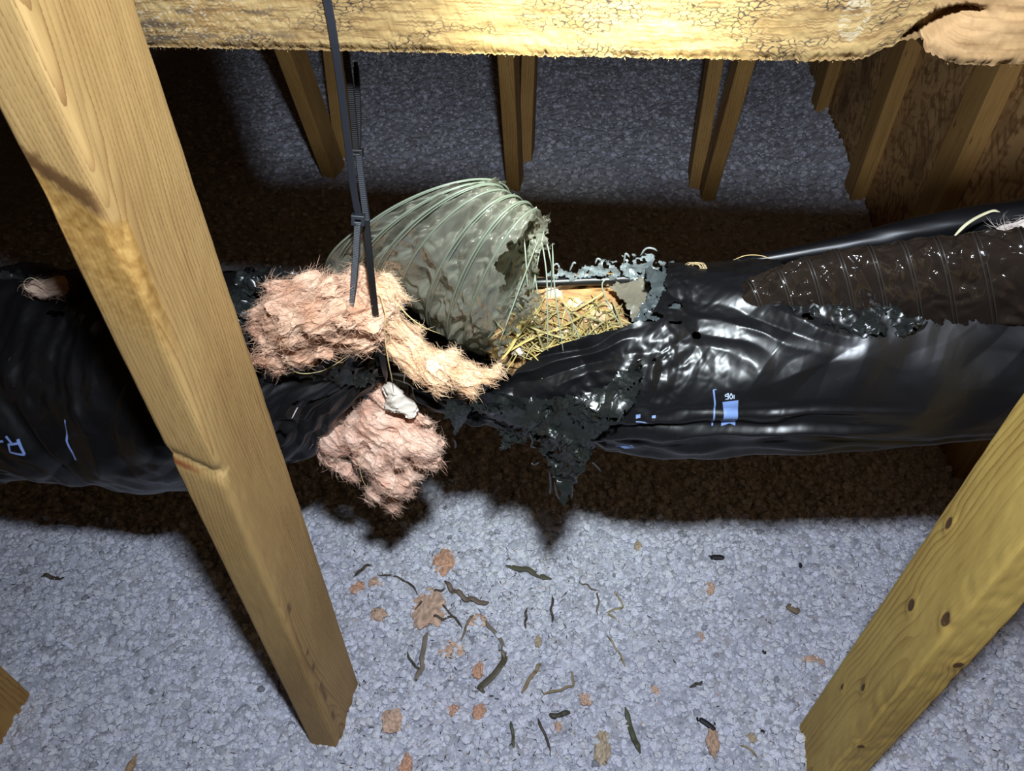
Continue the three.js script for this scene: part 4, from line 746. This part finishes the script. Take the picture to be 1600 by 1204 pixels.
stem('dry_grass', 'fine stem arching over the duct top where the jacket meets the rolled edge', [[1146, 406, -0.575], [1165, 399, -0.575], [1188, 399, -0.575], [1204, 404, -0.575]], 0.0012, GOLD);
stem('dry_grass', 'fine fibre curving down beside the hanging pink clump', [[574, 708, -0.455], [563, 720, -0.452], [565, 745, -0.452], [575, 765, -0.455]], 0.0009, GOLD);
{
  const L = []; for (let k = 0; k < 12; k++) { const a = k / 12; L.push({ p: [onZ(1062 + a * 8, 427, -0.575), onZ(1074 + a * 10, 414 - rr(0, 4), -0.573), onZ(1090 + a * 14, 411 + rr(0, 5), -0.57), onZ(1098 + a * 10, 424 + rr(0, 8), -0.565)], w: 0.0006, color: [0.5, 0.38, 0.2], n: 8 }); }
  solo('dry_grass_tuft', strandGeo(L, { sides: 4 }), M.grass, 'small golden grass tuft sticking out on top of the torn black jacket', 'grass');
}

// ---------------------------------------------------------------- what has fallen on the insulation
function blade(name, label, raw, wpx, color, category, opt = {}) {
  const pts = []; raw.forEach((p, i) => { pts.push(p); if (i < raw.length - 1) { const q = raw[i + 1], j = category === 'straw' || category === 'grass' ? 0.6 : 2.4; pts.push([(p[0] + q[0]) / 2 + rr(-j, j), (p[1] + q[1]) / 2 + rr(-j, j), rr(0.003, 0.008)]); } });
  const P = pts.map(([x, y, l = 0.004]) => { const p = onY(x, y, 0.008); p.y = Math.max(floorH(p.x, p.z), 0) + l; return p; }), w = wpx / F * depthOf(P[0]);
  return solo(name, strandGeo([{ p: P, w, th: w * (opt.flat ?? 0.3), color, n: pts.length * 6, taper: opt.taper ?? 0.25 }], { sides: 7 }), opt.mat || M.grass, label, category);
}
function scrap(label, px, py, rx, ry, color, s) {
  const c = onY(px, py, 0.006); c.y = floorH(c.x, c.z) + 0.003; const k = depthOf(c) / F, g = roundBall(12), p = g.attributes.position, col = [];
  for (let i = 0; i < p.count; i++) { let x = p.getX(i), y = p.getY(i), z = p.getZ(i); const q = 0.95 + 0.3 * N3(x * 0.9 + s * 3.1, y * 0.9, z * 0.9) + 0.1 * N3(x * 2.4 + s, y * 2.4, z * 2.4) + 0.035 * N3(x * 8, y * 8 + s, z * 8), t = 0.8 + 0.35 * N3(x * 3, z * 3, s); p.setXYZ(i, x * q * rx * k, y * q * 0.005, z * q * ry * k * 1.25); col.push(color[0] * t, color[1] * t, color[2] * t); }
  g.setAttribute('color', new THREE.BufferAttribute(new Float32Array(col), 3)); g.computeVertexNormals(); g.translate(c.x, c.y, c.z);
  return solo('glass_wool_flake', g, M.pink, label, 'insulation');
}
const FL = [0.74, 0.42, 0.28], FL2 = [0.74, 0.5, 0.37], TAN = [0.58, 0.46, 0.32];
scrap('rounded orange-pink flake nearest below the hanging clump, right of its shadow', 692, 876, 17, 20, FL, 1);
scrap('largest pink flake, under the dark curved stem in the middle of the litter', 668, 948, 26, 26, FL2, 2);
scrap('small bright orange flake near the left post, at the left of the litter', 558, 917, 10, 9, FL, 3);
scrap('pink flake just right of the small orange one by the left post', 586, 908, 10, 7, FL2, 4);
scrap('pink flake with a dark rim, halfway between left post and the largest flake', 592, 958, 13, 9, FL2, 5);
scrap('wide pale pink flake below the largest one', 705, 1012, 22, 14, FL2, 6);
scrap('pinkish flake under the bent stem right of the largest flake', 746, 966, 14, 8, FL2, 7);
scrap('small orange flake left of the dark curled leaf', 747, 1048, 8, 11, FL, 8);
scrap('pink flake at the foot of the left post', 614, 1130, 16, 15, FL2, 9);
scrap('round tan-pink flake below the pink trail, left of its twin', 709, 1107, 11, 8, FL, 10);
scrap('round tan-pink flake below the pink trail, right of its twin', 748, 1107, 11, 9, FL, 11);
scrap('orange flake at the bottom edge right of the left post', 634, 1194, 10, 12, FL, 12);
scrap('long orange flake at the bottom edge in the lower left', 203, 1192, 6, 12, [0.5, 0.34, 0.2], 13);
scrap('tan flake left of the lone green blade, near the bottom', 942, 1166, 13, 20, TAN, 14);
scrap('pinkish flake between the short straw and the green blade', 915, 1091, 10, 9, FL2, 15);
scrap('pale flake right of the straight straw', 1025, 1074, 9, 6, FL2, 16);
scrap('pink flake tucked under the black crumb with legs', 1114, 1158, 9, 18, [0.6, 0.4, 0.28], 17);
scrap('small tan flake near the bottom, right of the black crumb with legs', 1174, 1154, 8, 6, TAN, 18);
scrap('pale orange flake in the bare white stretch right of centre', 1096, 992, 9, 6, FL2, 19);
scrap('thin pale pink flake just below the black crumb', 1108, 922, 7, 8, FL2, 20);
scrap('pink smear of a flake beside the right post', 1274, 1027, 16, 7, FL2, 21);
scrap('small tan flake at the left end of the brown stalk', 841, 1001, 5, 7, TAN, 22);
scrap('small round orange flake below the dark short twig', 872, 1132, 6, 6, FL2, 23);
scrap('faint tan flake in the white stretch under the duct shadow', 997, 852, 6, 7, TAN, 24);
const DKL = [0.07, 0.065, 0.045], GRN = [0.085, 0.09, 0.05], TWG = [0.075, 0.055, 0.04], STW = [0.36, 0.3, 0.16];
blade('dead_leaf', 'dark olive leaf lying flat just below the hanging black shred', [[790, 881], [815, 886], [835, 893], [862, 902]], 9, [0.1, 0.095, 0.06], 'leaf', { flat: 0.2 });
blade('dead_leaf', 'dark curled leaf with a pointed tip, right of the pink trail', [[787, 1012], [788, 1028], [772, 1052], [750, 1072], [757, 1080]], 10, [0.1, 0.085, 0.05], 'leaf', { flat: 0.2 });
blade('dead_leaf', 'grey-brown leaf arching above the curled leaf', [[757, 962], [774, 985], [786, 1008], [788, 1024]], 6, [0.2, 0.17, 0.13], 'leaf', { flat: 0.25 });
blade('dead_leaf', 'grey leaf strip lying below the largest pink flake', [[668, 985], [662, 1010], [660, 1040], [648, 1064]], 8, [0.22, 0.18, 0.14], 'leaf', { flat: 0.2 });
blade('dead_leaf', 'brown knotted leaf strip at the right end of the litter, above the largest flake', [[694, 905], [706, 920], [728, 934], [748, 938], [764, 938]], 8, [0.16, 0.12, 0.09], 'leaf', { flat: 0.4 });
blade('twig', 'dark twig at the upper left of the litter, near the left post', [[553, 897], [566, 888], [580, 880]], 5, TWG, 'twig');
blade('twig', 'long thin dark stem at the top of the litter', [[588, 897], [620, 900], [638, 908], [652, 926]], 3, TWG, 'twig');
blade('twig', 'dark curved stem over the top of the largest pink flake', [[648, 950], [668, 930], [680, 920], [696, 916]], 4, TWG, 'twig');
blade('twig', 'short dark stick lying across the right side of the largest pink flake', [[674, 961], [692, 965], [714, 962]], 4, TWG, 'twig');
blade('twig', 'thin dark stem slanting down right of the largest pink flake', [[690, 940], [704, 958], [722, 978]], 3, TWG, 'twig');
blade('twig', 'dark fork of a stem on the grey leaf strip', [[636, 1015], [645, 1033], [656, 1044], [650, 1068]], 4, DKL, 'twig');
blade('twig', 'bent brown stem right of the pink trail, above the curled leaf', [[720, 998], [728, 975], [740, 958]], 4, [0.2, 0.15, 0.1], 'twig');
blade('twig', 'short dark twig with a knob, left of the lone green blade', [[859, 1113], [874, 1115], [892, 1110]], 8, DKL, 'twig', { flat: 0.6, taper: 0.5 });
blade('twig', 'thin dark twig right of the hanging shred, below the olive leaf', [[863, 928], [861, 950], [863, 972]], 4, TWG, 'twig');
blade('twig', 'pair-like crossed stem left of the thin dark twig', [[824, 948], [823, 962], [822, 980]], 4, TWG, 'twig');
blade('twig', 'curly dark root thread in the white stretch below the duct', [[905, 906], [918, 912], [932, 920], [936, 940], [934, 958]], 3, [0.16, 0.12, 0.09], 'twig');
blade('twig', 'dark pointed chip in the white stretch, right of the straight straw', [[1078, 1071], [1088, 1066], [1098, 1062]], 5, DKL, 'twig');
blade('twig', 'knobbly brown stalk left of the straight straw', [[815, 1080], [826, 1060], [838, 1046], [846, 1034]], 6, [0.28, 0.2, 0.11], 'twig');
blade('twig', 'dark stem trailing down to the bottom edge left of the tan flake', [[841, 1120], [852, 1145], [860, 1180]], 4, TWG, 'twig');
blade('twig', 'dark scrap of bark lying at the left in the insulation', [[63, 898], [80, 900], [101, 903]], 6, TWG, 'twig');
blade('green_grass', 'lone green grass blade pointing to the bottom, widest at its top', [[977, 1104], [984, 1130], [992, 1155], [1001, 1175]], 9, GRN, 'grass', { taper: 0.2 });
blade('green_grass', 'short green blade near the bottom, left of the dark twig', [[798, 1124], [802, 1145], [803, 1166]], 5, GRN, 'grass');
blade('straw', 'straight pale straw lying alone right of centre', [[949, 991], [963, 1015], [977, 1040]], 3, STW, 'straw', { taper: 0.7 });
blade('straw', 'pale straw bent into a sharp hook in the white stretch', [[961, 922], [974, 946], [966, 951], [950, 955], [969, 970]], 3, STW, 'straw', { taper: 0.7 });
blade('straw', 'short straw with a brown head, right of the knobbly stalk', [[849, 1082], [875, 1076], [896, 1068], [894, 1048]], 4, [0.28, 0.22, 0.12], 'straw', { taper: 0.7 });
blade('straw', 'thin curved straw near the right post foot', [[1155, 1165], [1170, 1172], [1184, 1184]], 3, STW, 'straw');
const CRUMB = std({ color: 0x0b0b0c, roughness: 0.4 });
function crumb(label, parts, color, category = 'debris') {
  const lines = parts.map(([pts, w]) => { const P = pts.map(([x, y]) => { const p = onY(x, y, 0.008); p.y = floorH(p.x, p.z) + 0.004; return p; }), ww = w / F * depthOf(P[0]); return { p: P, w: ww, th: ww * 0.6, color, n: 8, taper: 0.4 }; });
  return solo('plastic_crumb', strandGeo(lines, { sides: 7 }), M.grass, label, category);
}
const BK = [0.012, 0.012, 0.014];
crumb('black crumb with legs near the bottom, on top of a pink flake', [[[[1092, 1123], [1104, 1130], [1118, 1140]], 9], [[[1116, 1136], [1119, 1122]], 3], [[[1088, 1122], [1096, 1126]], 6]], BK);
crumb('black crumb alone below the duct shadow, right of centre', [[[[1110, 870], [1120, 871], [1131, 874]], 9], [[[1107, 868], [1116, 869]], 3]], BK);
crumb('brown torn chip left of the right post', [[[[1231, 942], [1240, 947], [1251, 953]], 13]], [0.2, 0.15, 0.09], 'debris');
crumb('tiny black crumb at the top right of the lit floor', [[[[1250, 878], [1254, 882]], 6]], BK);
crumb('small black crumb beside the right post, midway', [[[[1194, 1012], [1198, 1018]], 6]], BK);
crumb('black speck low beside the right post', [[[[1187, 1138], [1196, 1142]], 7]], BK);
// chaff too small to count
{
  const L = []; for (let k = 0; k < 900; k++) { const dense = rnd() < 0.6, px = dense ? 720 + 190 * (rnd() + rnd() + rnd() - 1.5) * 1.3 : rr(0, 1600), py = dense ? rr(850, 1204) : rr(835, 1204), p = onY(px, py, 0.006); p.y = floorH(p.x, p.z) + 0.0035; const a = rnd() * 6.28, l = rr(0.002, 0.008), k2 = rnd(); L.push({ p: [p, p.clone().add(V(Math.cos(a) * l, rr(0, 0.002), Math.sin(a) * l))], w: rr(0.0006, 0.0016), color: k2 < 0.6 ? TWG : k2 < 0.8 ? STW : FL2, n: 3 }); }
  const m = obj('chaff', strandGeo(L, { sides: 4 }), M.grass); tag(m, 'fine dark chaff sprinkled over the white insulation', 'debris', null, 'stuff');
}
renderer.render(scene, camera);
